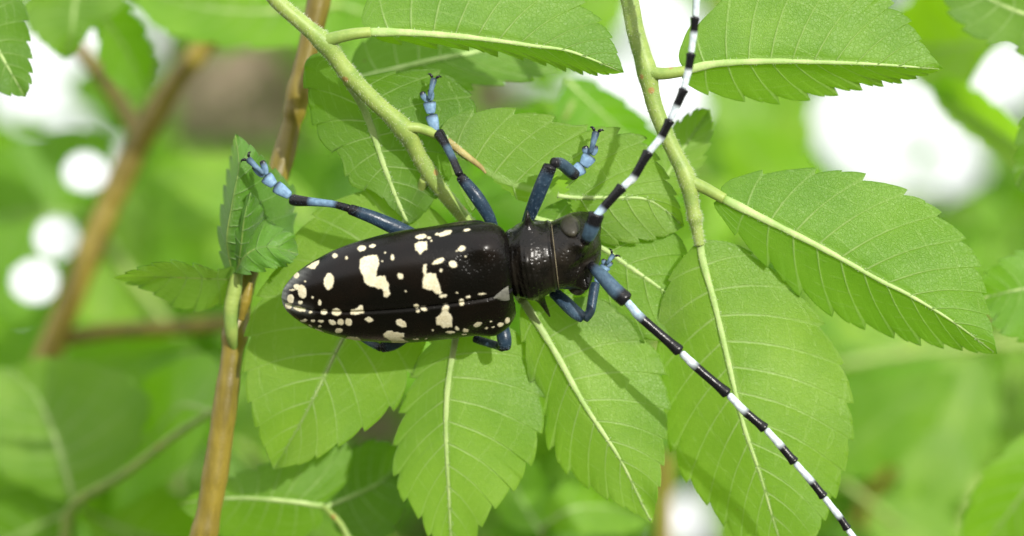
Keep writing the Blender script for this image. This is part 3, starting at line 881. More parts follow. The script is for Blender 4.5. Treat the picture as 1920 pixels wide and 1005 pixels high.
# L1b deeper, soft
leaf(shootB, [(672, 148, -16), (740, 130, -17), (815, 112, -18), (912, 92, -20), (1000, 60, -22), (1080, 20, -24)],
     [(660, 110), (700, 60), (780, 10), (880, -20), (980, -20), (1050, -5)],
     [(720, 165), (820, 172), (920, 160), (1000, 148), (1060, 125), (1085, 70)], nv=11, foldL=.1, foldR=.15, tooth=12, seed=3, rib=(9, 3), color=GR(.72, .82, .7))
# L3 chewed leaf under the front legs
def keep3(x, y):
    chew = [(905, 318), (925, 338), (968, 372), (1003, 385), (1040, 352), (1040, 330), (1060, 338), (1066, 362), (1070, 395), (1062, 420), (1080, 450), (1050, 520), (960, 520), (930, 420), (900, 380), (860, 330), (840, 292), (880, 300)]
    n = 7 * fbm(x * 1.3, y * 1.3, 8)
    return ~inside(chew, x + n, y + n * .7)
leaf(shootB, [(822, 252, -4.4), (860, 282, -4.6), (905, 318, -4.8), (970, 350, -5.0), (1065, 369, -5.2), (1150, 370, -5.6), (1220, 376, -6.0), (1283, 424, -6.8)],
     [(830, 235), (850, 218), (900, 205), (945, 203), (990, 210), (1035, 222), (1075, 236), (1120, 238), (1165, 246), (1208, 260), (1235, 300), (1258, 345), (1275, 390)],
     [(840, 290), (860, 350), (900, 410), (960, 440), (1030, 455), (1100, 458), (1180, 456), (1250, 442)],
     petiole=[(752, 240, -3.2), (785, 240, -3.4), (825, 255, -4.3)], pet_r=11, nv=12, foldL=.05, foldR=.15, tooth=14, seed=4, rib=(9, 3), keep=keep3, rib_keep=[(0.0, 0.13), (0.50, 0.985)], wav=.25, ncol=20, K=14)
c = spline([(838, 264, -4.5), (872, 290, -4.5), (898, 310, -4.6), (906, 318, -4.6), (911, 325, -4.5)], 8)
v, f = sweep(P(c[:, 0], c[:, 1], c[:, 2]), np.linspace(8, 2.0, len(c)) / S * MM, 8, flat=.6)
mesh_obj('torn_midrib', v, f, M_DRY, shootB)
# L4 under the head
leaf(shootB, [(1000, 410, -7.4), (1060, 428, -7.0), (1123, 461, -6.8), (1180, 500, -6.8), (1240, 542, -7.2), (1300, 590, -8)],
     [(1030, 385), (1090, 370), (1160, 375), (1225, 390), (1262, 425), (1285, 470), (1285, 530), (1300, 570)],
     [(1000, 450), (1030, 520), (1090, 590), (1150, 630), (1220, 640), (1275, 625)],
     nv=9, foldL=.1, foldR=.1, tooth=12, seed=5, rib=(9, 3), color=GR(.86, .92, .82))
# L7 broad leaf under the wing cases
leaf(shootB, [(768, 402, -8.0), (740, 450, -8.0), (700, 525, -8.2), (638, 644, -8.6), (593, 737, -9.6), (560, 800, -11), (513, 880, -13)],
     [(752, 368), (705, 348), (645, 368), (592, 398), (555, 440), (515, 505), (478, 570), (460, 650), (458, 710), (470, 765), (486, 815), (500, 850)],
     [(800, 385), (845, 430), (860, 500), (830, 590), (785, 672), (745, 755), (685, 805), (622, 842), (575, 866)],
     petiole=[(797, 335, -6.0), (785, 365, -7.4), (768, 402, -8.0)], pet_r=10, nv=11, foldL=.05, foldR=.05, tooth=13, seed=6, rib=(8, 2), color=GR(1.0, 1.0, .9), wav=.3)
# L5, L6 hanging below
leaf(shootB, [(862, 585, -7.0), (853, 640, -6.8), (840, 720, -6.8), (836, 790, -7.2), (838, 860, -8.0), (842, 930, -9.4), (846, 1000, -11), (858, 1075, -13)],
     [(835, 610), (790, 662), (758, 760), (738, 845), (745, 912), (778, 960), (805, 1005), (835, 1050)],
     [(905, 585), (965, 618), (1004, 690), (1020, 765), (1012, 820), (996, 868), (965, 912), (935, 945), (905, 982), (880, 1035)],
     petiole=[(935, 505, -8), (900, 545, -7.6), (862, 588, -7.0)], pet_r=9, nv=12, foldL=.48, foldR=.16, tooth=14, seed=7, rib=(9, 3), wav=.35, color=GR(1.12, 1.10, 1.3))
leaf(shootB, [(978, 560, -6.6), (1020, 626, -6.4), (1052, 680, -6.2), (1096, 759, -6.2), (1163, 861, -7.0), (1207, 950, -8.4), (1223, 983, -9)],
     [(975, 610), (990, 690), (1015, 772), (1028, 830), (1050, 868), (1090, 905), (1138, 935), (1190, 962)],
     [(1020, 555), (1100, 555), (1170, 585), (1210, 626), (1237, 670), (1248, 720), (1252, 777), (1246, 848), (1238, 905), (1230, 950)],
     petiole=[(960, 530, -7.8), (970, 548, -7.2), (980, 563, -6.6)], pet_r=9, nv=11, foldL=.45, foldR=.12, tooth=13, seed=8, rib=(10, 3.2), wav=.3, color=GR(1.12, 1.10, 1.25))

# ================================================================== shoot C on the right
shootC = empty('leafy_shoot', P(1165, -50, -3), 'green elm shoot beside the beetle\'s head, crossed by its upright antenna', 'leafy shoot')
st, (c_, r_) = stem(shootC, [(1150, -70, -3), (1178, -8, -3), (1192, 60, -3), (1212, 130, -3.2), (1228, 200, -3.6), (1258, 272, -4.0), (1288, 335, -4.2), (1298, 385, -4.4), (1306, 425, -4.8), (1312, 460, -5)],
     [17, 17, 17, 17, 15, 15, 15, 13, 11, 9], M_STEM, nodes=((1216, 135, 3, 22), (1290, 340, 3, 24), (1302, 408, 3, 10)), wob=.012, seed=4)
hairs(shootC, c_, r_, 2000, .30, seed=9)
leaf(shootC, [(1284, 133, -2.4), (1340, 120, -2.0), (1440, 115, -1.8), (1550, 117, -2), (1650, 121, -2.4), (1768, 129, -3.4)],
     [(1272, 108), (1282, 75), (1300, 48), (1345, 10), (1400, -40), (1500, -75), (1600, -55), (1662, 0), (1705, 42), (1735, 88)],
     [(1278, 145), (1300, 165), (1360, 183), (1430, 190), (1490, 188), (1550, 178), (1620, 162), (1690, 152), (1740, 140)],
     petiole=[(1214, 136, -3), (1245, 138, -2.6), (1286, 133, -2.4)], pet_r=13, nv=12, foldL=.15, foldR=.9, tooth=15, seed=9, rib=(10, 2.4), wav=.2, color=GR(.92, .98, .95))
leaf(shootC, [(1355, 372, -3.6), (1449, 419, -3.0), (1529, 459, -2.8), (1588, 491, -2.8), (1648, 525, -3), (1708, 555, -3.2), (1787, 603, -3.8), (1870, 664, -5)],
     [(1350, 355), (1368, 338), (1400, 328), (1441, 321), (1485, 318), (1535, 317), (1588, 324), (1642, 338), (1708, 362), (1762, 402), (1812, 452), (1838, 510), (1850, 570), (1862, 625)],
     [(1338, 385), (1377, 435), (1421, 483), (1473, 527), (1509, 555), (1541, 579), (1576, 598), (1632, 616), (1684, 634), (1728, 643), (1790, 653), (1830, 660)],
     petiole=[(1292, 340, -4.2), (1320, 352, -4), (1358, 373, -3.6)], pet_r=13, nv=12, foldL=.1, foldR=.55, tooth=15, seed=10, rib=(10.5, 2.4), wav=.2, color=GR(.88, .98, .90))
leaf(shootC, [(1312, 450, -5), (1318, 490, -5.2), (1340, 570, -5.4), (1362, 663, -5.6), (1393, 793, -6), (1425, 888, -7), (1451, 976, -8.4), (1478, 1060, -10)],
     [(1292, 470), (1262, 510), (1240, 565), (1233, 640), (1237, 720), (1248, 800), (1263, 856), (1294, 908), (1331, 952), (1375, 1003), (1430, 1045)],
     [(1335, 450), (1370, 455), (1405, 472), (1440, 498), (1480, 532), (1525, 585), (1562, 645), (1588, 705), (1598, 770), (1594, 835), (1580, 890), (1560, 945), (1525, 1010)],
     nv=13, foldL=.42, foldR=.14, tooth=14, seed=11, rib=(9, 3), wav=.35, color=GR(1.10, 1.08, 1.2))
# small leaf behind the shoot
leaf(shootC, [(1215, 395, -15), (1250, 330, -15), (1290, 265, -15), (1330, 205, -16)],
     [(1205, 350), (1225, 290), (1262, 235), (1305, 205)], [(1240, 398), (1275, 362), (1315, 310), (1335, 250)],
     nv=9, tooth=12, seed=12, rib=(6, 2), color=GR(.95, .95, .95))

# ================================================================== woody twig A with curled leaves
twigA = empty('woody_twig', P(350, 1080, -14), 'upright brown woody twig with a green node and curled leaves, left of the beetle', 'twig')
st, (c_, r_) = stem(twigA, [(350, 1120, -14), (383, 1000, -13), (405, 880, -12.5), (425, 740, -12), (440, 630, -12), (462, 520, -13), (498, 400, -14.5), (535, 280, -15.5), (563, 160, -15.5), (590, 40, -15.5), (612, -70, -15.5)],
     [25, 25, 24, 22, 21, 21, 22, 22, 21, 21, 21], M_WOOD, nodes=((440, 628, 4, 20), (560, 175, 4, 20), (556, 210, 3, 14)), wob=.05, seed=6)
st, _ = stem(twigA, [(440, 660, -11.6), (434, 622, -9.9), (434, 580, -9.5), (440, 540, -9.2), (446, 500, -9)], [6, 12, 15, 14, 10], M_STEM, name='green_node', seed=8, wob=.015)
st, _ = stem(twigA, [(452, 600, -9), (462, 560, -8.6), (470, 530, -8.4)], [6, 9, 5], M_WOOD, name='bud_scar', seed=9, wob=.06)
leaf(twigA, [(436, 524, -9.6), (380, 522, -9.0), (330, 520, -9.0), (270, 519, -10), (210, 521, -12)],
     [(438, 500), (410, 506), (370, 497), (325, 489), (290, 493), (262, 500), (235, 512)], [(428, 560), (400, 576), (360, 583), (325, 574), (290, 553), (250, 535)],
     mat=M_LEAF_TOP, nv=8, foldL=-1.6, foldR=1.5, tooth=7, seed=13, rib=(1.6, 1), color=GR(1.2, 1.2, .9), wav=.55)
leaf(twigA, [(436, 512, -8.6), (426, 450, -6.4), (436, 380, -5.6), (448, 310, -5.4), (441, 250, -6.4)],
     [(420, 500), (409, 440), (418, 370), (431, 300), (437, 268)], [(462, 508), (520, 492), (556, 470), (550, 425), (556, 390), (549, 352), (515, 318), (480, 282), (455, 260)],
     mat=M_LEAF_TOP, nv=9, foldL=3.2, foldR=.15, curlR=.16, tooth=8, seed=14, rib=(2, 1.2), color=GR(1.05, 1.1, .75), wav=.7)
leaf(twigA, [(440, 512, -8.6), (462, 478, -6.2), (500, 462, -5.6), (560, 476, -6.4)],
     [(446, 462), (462, 405), (488, 398), (520, 425), (550, 440)], [(462, 514), (505, 504), (540, 497)],
     mat=M_LEAF_TOP, nv=7, foldL=.5, foldR=-.6, curlL=.2, tooth=9, seed=15, rib=(2, 1), color=GR(1.35, 1.35, .9), wav=1.0)
leaf(twigA, [(446, 508, -8.2), (452, 460, -6.0), (458, 410, -5.0), (470, 360, -5.0)],
     [(430, 470), (436, 420), (450, 380)], [(478, 480), (498, 430), (490, 385)],
     mat=M_LEAF_TOP, nv=6, foldL=1.0, foldR=.8, tooth=7, seed=16, rib=(1.6, 1), color=GR(1.1, 1.15, .75), wav=.9)

# ================================================================== softer shoots around
def shoot(name, label, base, stempts, radii, mat=M_STEM, group=None):
    o = empty(name, P(*base), label, 'leafy shoot' if mat is M_STEM else 'twig', group)
    stem(o, stempts, radii, mat, seed=int(abs(base[0])) % 97, wob=.03)
    return o
s = shoot('leafy_shoot', 'soft-focus green shoot with a broad leaf, left of the woody twig\'s lower end', (120, 1060, -62),
          [(100, 1100, -62), (120, 1010, -60), (140, 945, -58), (230, 890, -54), (330, 815, -50), (400, 770, -46)], [9, 10, 9, 8, 7, 6])
leaf(s, [(140, 945, -58), (122, 880, -58), (100, 810, -60), (70, 745, -62), (20, 690, -66)],
     [(90, 930), (20, 900), (-40, 850), (-70, 780), (-40, 700)], [(190, 925), (250, 850), (282, 770), (255, 715), (180, 685), (90, 668)],
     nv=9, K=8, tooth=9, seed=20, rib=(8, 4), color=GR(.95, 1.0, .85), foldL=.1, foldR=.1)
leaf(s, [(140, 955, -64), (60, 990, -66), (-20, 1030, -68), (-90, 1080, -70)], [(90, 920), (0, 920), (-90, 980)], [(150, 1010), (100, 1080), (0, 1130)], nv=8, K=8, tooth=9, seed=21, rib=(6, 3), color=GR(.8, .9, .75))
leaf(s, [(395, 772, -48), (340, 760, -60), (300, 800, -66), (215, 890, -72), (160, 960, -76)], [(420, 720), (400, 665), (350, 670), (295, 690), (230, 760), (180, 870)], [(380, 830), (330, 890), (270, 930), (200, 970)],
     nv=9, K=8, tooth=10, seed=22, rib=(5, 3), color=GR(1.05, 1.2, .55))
leaf(s, [(150, 950, -70), (210, 985, -74), (290, 1010, -78), (390, 1030, -82)], [(200, 920), (280, 900), (360, 950)], [(190, 1050), (280, 1100), (360, 1080)], nv=8, K=8, tooth=10, seed=23, rib=(6, 3), color=GR(.8, .9, .6))
s = shoot('leafy_shoot', 'green shoot whose ribbed leaf hangs beneath the broad leaf under the wing cases', (640, 1090, -24),
          [(700, 1120, -22), (672, 1050, -22), (640, 985, -22), (605, 948, -21)], [7, 7, 6, 5])
leaf(s, [(605, 948, -21), (560, 942, -20), (500, 936, -20), (450, 934, -21), (390, 936, -23), (330, 945, -25)],
     [(650, 900), (655, 835), (600, 830), (520, 862), (440, 890), (380, 915)], [(600, 985), (540, 1020), (450, 1020), (380, 985)],
     nv=11, tooth=9, seed=24, rib=(7, 3), color=GR(.92, .98, .85), foldL=.25, foldR=.6)
leaf(s, [(610, 950, -24), (660, 930, -26), (710, 905, -27), (765, 860, -29)], [(630, 880), (680, 828), (735, 830)], [(640, 1000), (720, 1010), (760, 950)],
     nv=8, tooth=9, seed=25, rib=(6, 3), color=GR(.55, .66, .5))
s = shoot('leafy_shoot', 'bright soft-focus shoot crossing the top behind the woody twig', (200, -60, -66),
          [(180, -90, -66), (300, -30, -64), (440, 5, -62), (560, 20, -60), (640, 10, -60)], [7, 7, 6, 5, 4])
leaf(s, [(640, 8, -60), (560, 18, -60), (460, 22, -61), (360, 10, -62), (250, -25, -64)], [(640, -60), (540, -110), (400, -120), (290, -80)], [(645, 55), (590, 82), (500, 92), (400, 84), (310, 62), (262, 20)],
     nv=10, K=8, tooth=8, seed=26, rib=(7, 3), color=GR(1.0, 1.14, .6))
leaf(s, [(640, 10, -62), (700, 30, -64), (760, 70, -66), (830, 130, -68)], [(660, -20), (740, -10), (820, 50)], [(640, 60), (690, 110), (770, 140)], nv=8, K=8, tooth=8, seed=27, rib=(6, 3), color=GR(.8, .95, .6))
s = shoot('leafy_shoot', 'shoot entering at the upper left corner with a sharply toothed leaf', (-70, -60, -14),
          [(-120, -90, -14), (-80, -40, -13), (-50, 0, -12), (-40, 20, -12)], [8, 8, 7, 6])
leaf(s, [(-50, -10, -12), (-30, 40, -11.5), (0, 100, -11.5), (48, 182, -12)], [(-100, 30), (-90, 110), (-30, 170), (15, 178)], [(10, -30), (45, 0), (52, 50), (58, 100), (60, 150)],
     nv=9, tooth=14, seed=28, rib=(8, 3), color=GR(.62, .74, .62))
s = shoot('leafy_shoot', 'shoot with a broad shaded leaf overhanging the pale gap in the upper left', (130, -90, -50),
          [(130, -120, -50), (150, -60, -48), (160, -20, -48)], [7, 7, 6])
leaf(s, [(150, -30, -48), (140, 10, -48), (135, 60, -48), (120, 112, -50)], [(90, -20), (50, 20), (60, 60), (95, 95)], [(190, -30), (235, 0), (215, 25), (170, 60), (145, 95)], nv=8, K=8, tooth=8, seed=29, rib=(6, 3), color=GR(.78, .88, .7))
leaf(s, [(160, -20, -48), (200, 40, -56), (235, 90, -60), (275, 170, -64)], [(215, 0), (262, 40), (290, 110)], [(180, 62), (185, 110), (215, 160)], nv=8, K=8, tooth=8, seed=38, rib=(5, 3), color=GR(.8, .95, .6))
s = shoot('leafy_shoot', 'shoot at the upper right with coarse-toothed leaves beside the white gaps', (1990, -40, -22),
          [(2040, -80, -22), (1985, 40, -20), (1975, 200, -20), (1985, 400, -18), (1990, 600, -20)], [10, 10, 9, 9, 8])
leaf(s, [(1985, 10, -20), (1940, 30, -20), (1880, 10, -21), (1830, -15, -22), (1770, -50, -24)], [(1960, -60), (1880, -100), (1800, -90)], [(1975, 80), (1925, 105), (1890, 80), (1860, 82), (1825, 68), (1785, 30), (1768, -10)], nv=8, tooth=13, seed=30, rib=(7, 3), color=GR(.7, .8, .62))
leaf(s, [(1982, 60, -60), (1900, 70, -74), (1830, 80, -84), (1750, 90, -90), (1660, 60, -94)], [(1930, 0), (1840, -40), (1740, -20), (1680, 20)], [(1950, 95), (1880, 70), (1830, 120), (1800, 200), (1750, 180), (1690, 120)], nv=8, K=8, tooth=8, seed=37, rib=(5, 3), color=GR(1.35, 1.35, .6))
leaf(s, [(1985, 335, -40), (1930, 290, -62), (1865, 245, -72), (1800, 205, -78), (1742, 165, -82)], [(1950, 270), (1890, 212), (1830, 165), (1775, 140)], [(1950, 350), (1880, 300), (1810, 250), (1760, 205)], nv=8, K=8, tooth=8, seed=39, rib=(4, 2), color=GR(1.35, 1.35, .6))
leaf(s, [(1980, 220, -20), (1950, 270, -20), (1925, 310, -21), (1905, 350, -22)], [(1945, 200), (1912, 225), (1905, 280), (1900, 320)], [(1990, 290), (1970, 350), (1930, 365)], nv=7, tooth=9, seed=31, rib=(6, 3), color=GR(.65, .76, .6))
leaf(s, [(1990, 560, -20), (1950, 540, -19), (1900, 545, -19), (1840, 560, -20)], [(1970, 480), (1920, 470), (1870, 492), (1842, 520)], [(1980, 620), (1930, 640), (1870, 620)], nv=8, tooth=11, seed=32, rib=(6, 3), color=GR(.9, 1.05, .75))
leaf(s, [(1990, 760, -40), (1960, 860, -40), (1900, 950, -42), (1830, 1040, -44)], [(1930, 800), (1850, 880), (1810, 960), (1805, 1010)], [(2010, 860), (1990, 960), (1900, 1050)], nv=8, K=8, tooth=9, seed=33, rib=(7, 3), color=GR(1.05, 1.15, .65))
s = shoot('leafy_shoot', 'soft shoot with a bright leaf below the white wedge beside the right-hand shoot', (1040, 330, -48),
          [(1000, 330, -50), (1040, 260, -48), (1060, 220, -46), (1075, 190, -46)], [6, 6, 5, 5])
leaf(s, [(1062, 150, -46), (1110, 195, -46), (1160, 240, -47), (1220, 300, -48), (1290, 380, -50)], [(1110, 152), (1165, 185), (1205, 218), (1260, 280), (1295, 330)], [(1040, 210), (1060, 290), (1120, 350), (1210, 390)], nv=9, K=8, tooth=8, seed=34, rib=(5, 3), color=GR(.85, 1.08, .5))
leaf(s, [(1040, 215, -50), (1000, 250, -52), (950, 290, -55), (880, 350, -58)], [(1000, 200), (940, 215), (890, 280)], [(1040, 280), (990, 340), (920, 380)], nv=8, K=8, tooth=8, seed=35, rib=(5, 3), color=GR(.8, 1.0, .5))

s = shoot('leafy_shoot', 'soft bright shoot hanging between the two leaves below the beetle\'s head and thorax', (1000, 1120, -62),
          [(985, 1150, -64), (1000, 1080, -62), (1012, 1030, -60), (1020, 985, -58)], [6, 6, 5, 5])
leaf(s, [(1020, 985, -58), (1070, 955, -58), (1130, 950, -60), (1232, 965, -64)], [(1030, 930), (1080, 895), (1150, 890), (1210, 920)], [(1060, 1000), (1120, 1002), (1190, 998)], nv=8, K=8, tooth=7, seed=41, rib=(5, 3), color=GR(1.15, 1.25, .6))
leaf(s, [(1015, 1000, -62), (985, 950, -64), (960, 900, -66), (950, 840, -70)], [(960, 990), (920, 940), (915, 880)], [(1030, 950), (1020, 890), (985, 850)], nv=8, K=8, tooth=7, seed=42, rib=(5, 3), color=GR(1.1, 1.25, .55))

# blurred brown branch on the left
br = empty('blurred_branch', P(60, 760, -92), 'out-of-focus brown forked branch behind the leaves at left', 'branch')
stem(br, [(20, 850, -92), (100, 640, -92), (165, 480, -92), (215, 360, -92), (262, 262, -92), (320, 165, -92), (385, 80, -92), (450, -20, -92), (520, -120, -92)], [27, 26, 25, 25, 26, 22, 22, 21, 20], M_WOOD, seed=31, wob=.04)
stem(br, [(268, 268, -92), (230, 200, -94), (180, 130, -95), (125, 60, -96), (70, -30, -97)], [17, 15, 15, 14, 13], M_WOOD, name='side_branch', seed=32)
stem(br, [(100, 640, -94), (200, 622, -95), (310, 616, -96), (430, 606, -97), (560, 590, -98)], [16, 15, 15, 14, 12], M_WOOD, name='side_branch', seed=33)
def keepH(x, y):  # added leaf's round holes stand in for foliage gaps, as bokeh discs
    k = np.ones(x.shape, bool)
    for (cx, cy, rx, ry) in ((160, 322, 41, 36), (107, 445, 42, 40), (65, 527, 44, 40)):
        k &= ((x - cx) / rx) ** 2 + ((y - cy) / ry) ** 2 > 1
    return k
leaf(br, [(196, 400, -118), (150, 400, -104), (90, 395, -100), (20, 400, -100), (-70, 420, -102)], [(200, 330), (205, 268), (150, 240), (70, 255), (-30, 300)], [(185, 470), (150, 560), (90, 600), (10, 600), (-60, 540)],
     petiole=[(200, 395, -94), (203, 397, -106), (196, 400, -118)], nv=9, K=14, ncol=40, tooth=8, seed=60, rib=(3, 2), color=GR(.8, .95, .6), keep=keepH, label='blurred leaf added with three round holes to make bokeh discs of sky')
br2 = empty('blurred_branch', P(1700, 760, -180), 'thin out-of-focus reddish branch behind the lower right leaves', 'branch')
stem(br2, [(1880, 520, -182), (1800, 660, -180), (1730, 770, -180), (1660, 880, -180), (1560, 1080, -182)], [11, 12, 13, 13, 14], M_WOOD, seed=34)
br3 = empty('blurred_branch', P(1240, 1050, -120), 'dim upright branch behind the two leaves below the head', 'branch')
stem(br3, [(1245, 1100, -120), (1245, 960, -120), (1246, 860, -120), (1250, 700, -120), (1256, 560, -120)], [14, 14, 14, 13, 12], M_WOOD, seed=35)

# ================================================================== the tree behind: trunk and far foliage
# gaps (cx, cy, rx, ry): where the sky shows between the leaves
def sparse(): return rsp.random() < 0.012
rsp = np.random.default_rng(3)
GAPS = [(160, 322, 44, 36), (107, 445, 44, 40), (65, 527, 47, 40), (75, 110, 30, 60), (110, 75, 30, 35), (150, 65, 24, 34), (215, 42, 22, 10), (15, 180, 20, 20),
        (1255, 45, 38, 40), (1215, 10, 35, 25), (1285, 120, 25, 25), (1150, 160, 55, 20), (1240, 185, 75, 35),
        (1600, 210, 60, 40), (1690, 290, 90, 45), (1760, 290, 55, 50), (1600, 270, 40, 35), (1680, 190, 45, 30), (1875, 140, 46, 48), (1700, 0, 35, 8),
        (1585, 915, 14, 14), (1280, 965, 26, 32)]
BROWN = [(325, 125, 40, 50), (480, 170, 75, 75), (400, 215, 60, 45), (950, 180, 75, 32), (1010, 170, 30, 25), (700, 800, 50, 40), (785, 985, 28, 35), (370, 640, 55, 30)]
def hits(px, py, d, brown):
    blur = 6.6 * (d - D0) / d * S * 0.5 * 0.55
    for (cx, cy, rx, ry) in GAPS:
        if np.any(((px - cx) / (rx + blur * .5)) ** 2 + ((py - cy) / (ry + blur * .5)) ** 2 < 1): return True
    if brown:
        for (cx, cy, rx, ry) in BROWN:
            if np.any(((px - cx) / (rx + blur * .2)) ** 2 + ((py - cy) / (ry + blur * .2)) ** 2 < 1): return True
    return False

tree = empty('elm_tree', (0.0, 1.30, 0.0), 'elm tree far behind with a pinkish brown trunk and a mass of blurred leaves', 'tree')
nz, na = 60, 40
Vt = []
for i in range(nz):
    z = 3.2 * i / (nz - 1)
    for j in range(na):
        a = 2 * math.pi * j / na
        r = 0.092 * (1 + 0.35 * math.exp(-z / .25)) * (1 - .05 * z) * (1 + 0.035 * math.sin(9 * a + 2 * math.sin(z * 5)) + .02 * math.sin(17 * a + z * 9))
        Vt.append((-0.083 + r * math.cos(a) + 0.01 * math.sin(z * 2), 1.30 + r * math.sin(a), z - 0.02))
Ft = grid_faces(nz, na, True)
mesh_obj('trunk', Vt, Ft, M_BARK, tree)

# generic leaf shapes (mm, base at origin, along +x, face +z)
def proto_leaf(seed, L=30.0, W=15.0, droop=3.0, K=5, ncol=5, nv=9):
    r = np.random.default_rng(seed)
    mid = [(0, 0, 0), (L * .25, 0, .6), (L * .5, r.uniform(-.6, .6), .4), (L * .75, r.uniform(-.8, .8), -droop * .4), (L, 0, -droop)]
    prof = [(.02, .25), (.08, .55), (.2, .85), (.4, 1.0), (.6, .9), (.8, .58), (.93, .25)]
    lf = [(L * x, W / 2 * y) for x, y in prof]; rt = [(L * x, -W / 2 * y * .94) for x, y in prof]
    G, uv, Mc = leaf_arrays(mid, lf, rt, nv=nv, K=K, ncol=ncol, tooth=1.3, foldL=.18, foldR=.18, wav=.5, seed=seed, unit=1 / S, quilt=.15)
    V = G.reshape(-1, 3) * MM
    F = grid_faces(G.shape[0], G.shape[1])
    me = bpy.data.meshes.new('leaf')
    me.from_pydata(V.tolist(), [], F)
    me.polygons.foreach_set('use_smooth', [True] * len(F))
    l = me.uv_layers.new(name='UVMap')
    vi = np.empty(len(me.loops), int); me.loops.foreach_get('vertex_index', vi)
    l.data.foreach_set('uv', uv.reshape(-1, 2)[vi].ravel())
    me.materials.append(M_LEAF)
    return me, V
PROTO = [proto_leaf(40 + k, droop=d) for k, d in enumerate((2.0, 5.0, 8.0))]
PTS = np.array([(x, y, 0) for x in np.linspace(0.5, 30, 10) for y in (-6.5, -3, 0, 3, 6.5) if abs(y) < 7.4 * math.sin(math.pi * min(1, (x / 30) ** .8)) + .5]) * MM

def rand_frame(r, flat=0.55):
    """leaf axes: mostly facing the light side, random heading"""
    n = -FW * 1.0 + r.normal(0, flat, 3); n /= np.linalg.norm(n)
    h = r.normal(0, 1, 3); h[2] -= 0.3
    x = h - n * (h @ n); x /= np.linalg.norm(x)
    return np.array([x, np.cross(n, x), n])

LABELS = ['blurred leafy sprig in the background foliage']
def sprig(cx, cy, d, heading, nleaf, r, scale=1.0):
    """a short twig seen out of focus, its leaves left out where the sky or the trunk shows"""
    base = P(cx, cy, D0 - d)
    hx = math.cos(heading) * RT + math.sin(heading) * UP + r.normal(0, .25) * FW
    hx /= np.linalg.norm(hx)
    L = nleaf * 9.0 * MM * scale
    pts = [base + hx * L * k / 6 + UP * (-0.10 * L * (k / 6) ** 2) for k in range(7)]
    leaves = []
    for i in range(nleaf):
        o = pts[0] + (pts[-1] - pts[0]) * (i + .4) / nleaf
        sd = 1 if i % 2 else -1
        n = -FW + r.normal(0, .38, 3); n /= np.linalg.norm(n)
        ang = sd * r.uniform(.6, 1.25) if i < nleaf - 1 else 0.0
        y0 = np.cross(n, hx); x = hx * math.cos(ang) + y0 * math.sin(ang); x -= n * (x @ n); x /= np.linalg.norm(x)
        y = np.cross(n, x)
        sc = scale * r.uniform(.75, 1.15)
        W = o + (PTS * sc) @ np.array([x, y, n])
        px, py, dd = project(W)
        if hits(px, py, d, d < 1150): continue
        leaves.append((o, x, y, n, sc))
    if len(leaves) < 2: return 0
    e_ = empty('leafy_sprig', pts[0], LABELS[0], 'leafy sprig', 'blurred sprigs of the background foliage')
    keep = True
    v, f = sweep(np.array(pts), np.linspace(1.1, .5, 7) * MM, 6)
    px, py, _ = project(np.array(pts))
    if not hits(px, py, d, True):
        mesh_obj('stem', v, f, M_STEM, e_)
    for (o, x, y, n, sc) in leaves:
        me, _ = PROTO[r.integers(3)]
        lo = bpy.data.objects.new('leaf', me); col.objects.link(lo)
        lo.parent = e_
        M4 = Matrix(((x[0] * sc, y[0] * sc, n[0] * sc, o[0] - pts[0][0]), (x[1] * sc, y[1] * sc, n[1] * sc, o[1] - pts[0][1]), (x[2] * sc, y[2] * sc, n[2] * sc, o[2] - pts[0][2]), (0, 0, 0, 1)))
        lo.matrix_local = M4
        k = r.uniform(.85, 1.4); yl = r.uniform(0, 1)  # random tint, raised overall in place of backlight
        lo.color = (k * (.75 + .4 * yl), k * (.95 + .15 * yl), k * (.75 - .3 * yl), 1)
    return len(leaves)

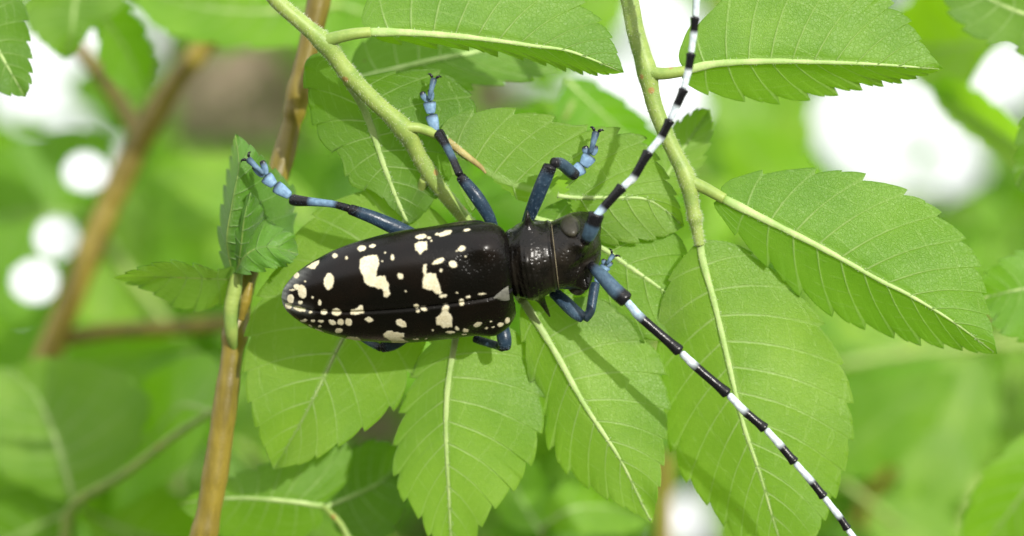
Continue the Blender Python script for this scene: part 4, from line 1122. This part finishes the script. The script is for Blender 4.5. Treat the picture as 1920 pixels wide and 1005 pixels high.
r = np.random.default_rng(5)
nl = 0
for i in range(420):
    if nl >= 280: break
    cx = r.uniform(-250, 2150); cy = r.uniform(-200, 1200)
    d = r.uniform(360, 620)
    nl += sprig(cx, cy, d, r.uniform(0, 6.28), int(r.integers(3, 7)), r, r.uniform(.8, 1.15))

# far crown of the tree: one mass
r = np.random.default_rng(21)
Vp = PROTO[1][1]
tV = []; tF = []; tU = []
shape = np.array([(0, 0, 0), (7, 5.5, .8), (16, 7.2, .9), (24, 4.5, 0), (30, 0, -3), (24, -4.5, 0), (16, -7.2, .9), (7, -5.5, .8), (8, 0, -.3), (16, 0, -.3), (24, 0, -1)]) * MM
sf = [(0, 8, 1), (0, 7, 8), (8, 9, 2, 1), (8, 7, 6, 9), (9, 10, 3, 2), (9, 6, 5, 10), (10, 4, 3), (10, 5, 4)]
su = np.array([(0, 0), (2.5, 1), (4.5, 1), (7, 1), (9, 0), (7, -1), (4.5, -1), (2.5, -1), (2.5, .01), (4.5, .01), (7, .01)])
cnt = 0
for i in range(23000):
    near = 9000 <= i < 13000; wide = i >= 13000
    d = r.uniform(480, 800) if near else r.uniform(650, 1900)
    px = r.uniform(-500, 2420); py = r.uniform(-420, 1400)
    if wide:
        px = r.uniform(-3200, -200) if r.random() < .5 else r.uniform(2100, 5100)
        py = r.uniform(-1200, 2200)
    o = P(px, py, D0 - d)
    fr = rand_frame(r, .5)
    sc = r.uniform(.35, .6) if near else r.uniform(.9, 1.7)
    W = o + (shape * sc) @ fr
    qx, qy, _ = project(W)
    qx = np.append(qx, qx.mean()); qy = np.append(qy, qy.mean())
    if hits(qx, qy, d, d < 1250) and not (d > 1300 and sparse()): continue
    if abs(W[:, 0].mean() + .083) < .13 and abs(W[:, 1].mean() - 1.30) < .13: continue
    k0 = len(tV)
    tV += list(W); tU += list(su)
    tF += [tuple(j + k0 for j in f_) for f_ in sf]
    cnt += 1
mesh_obj('crown', tV, tF, M_LEAF, tree, uv=np.array(tU), color=(1.25, 1.30, .75, 1), kind='stuff')  # crown tint brightened to stand in for light through the leaves
print('background leaves', nl, 'crown leaves', cnt)
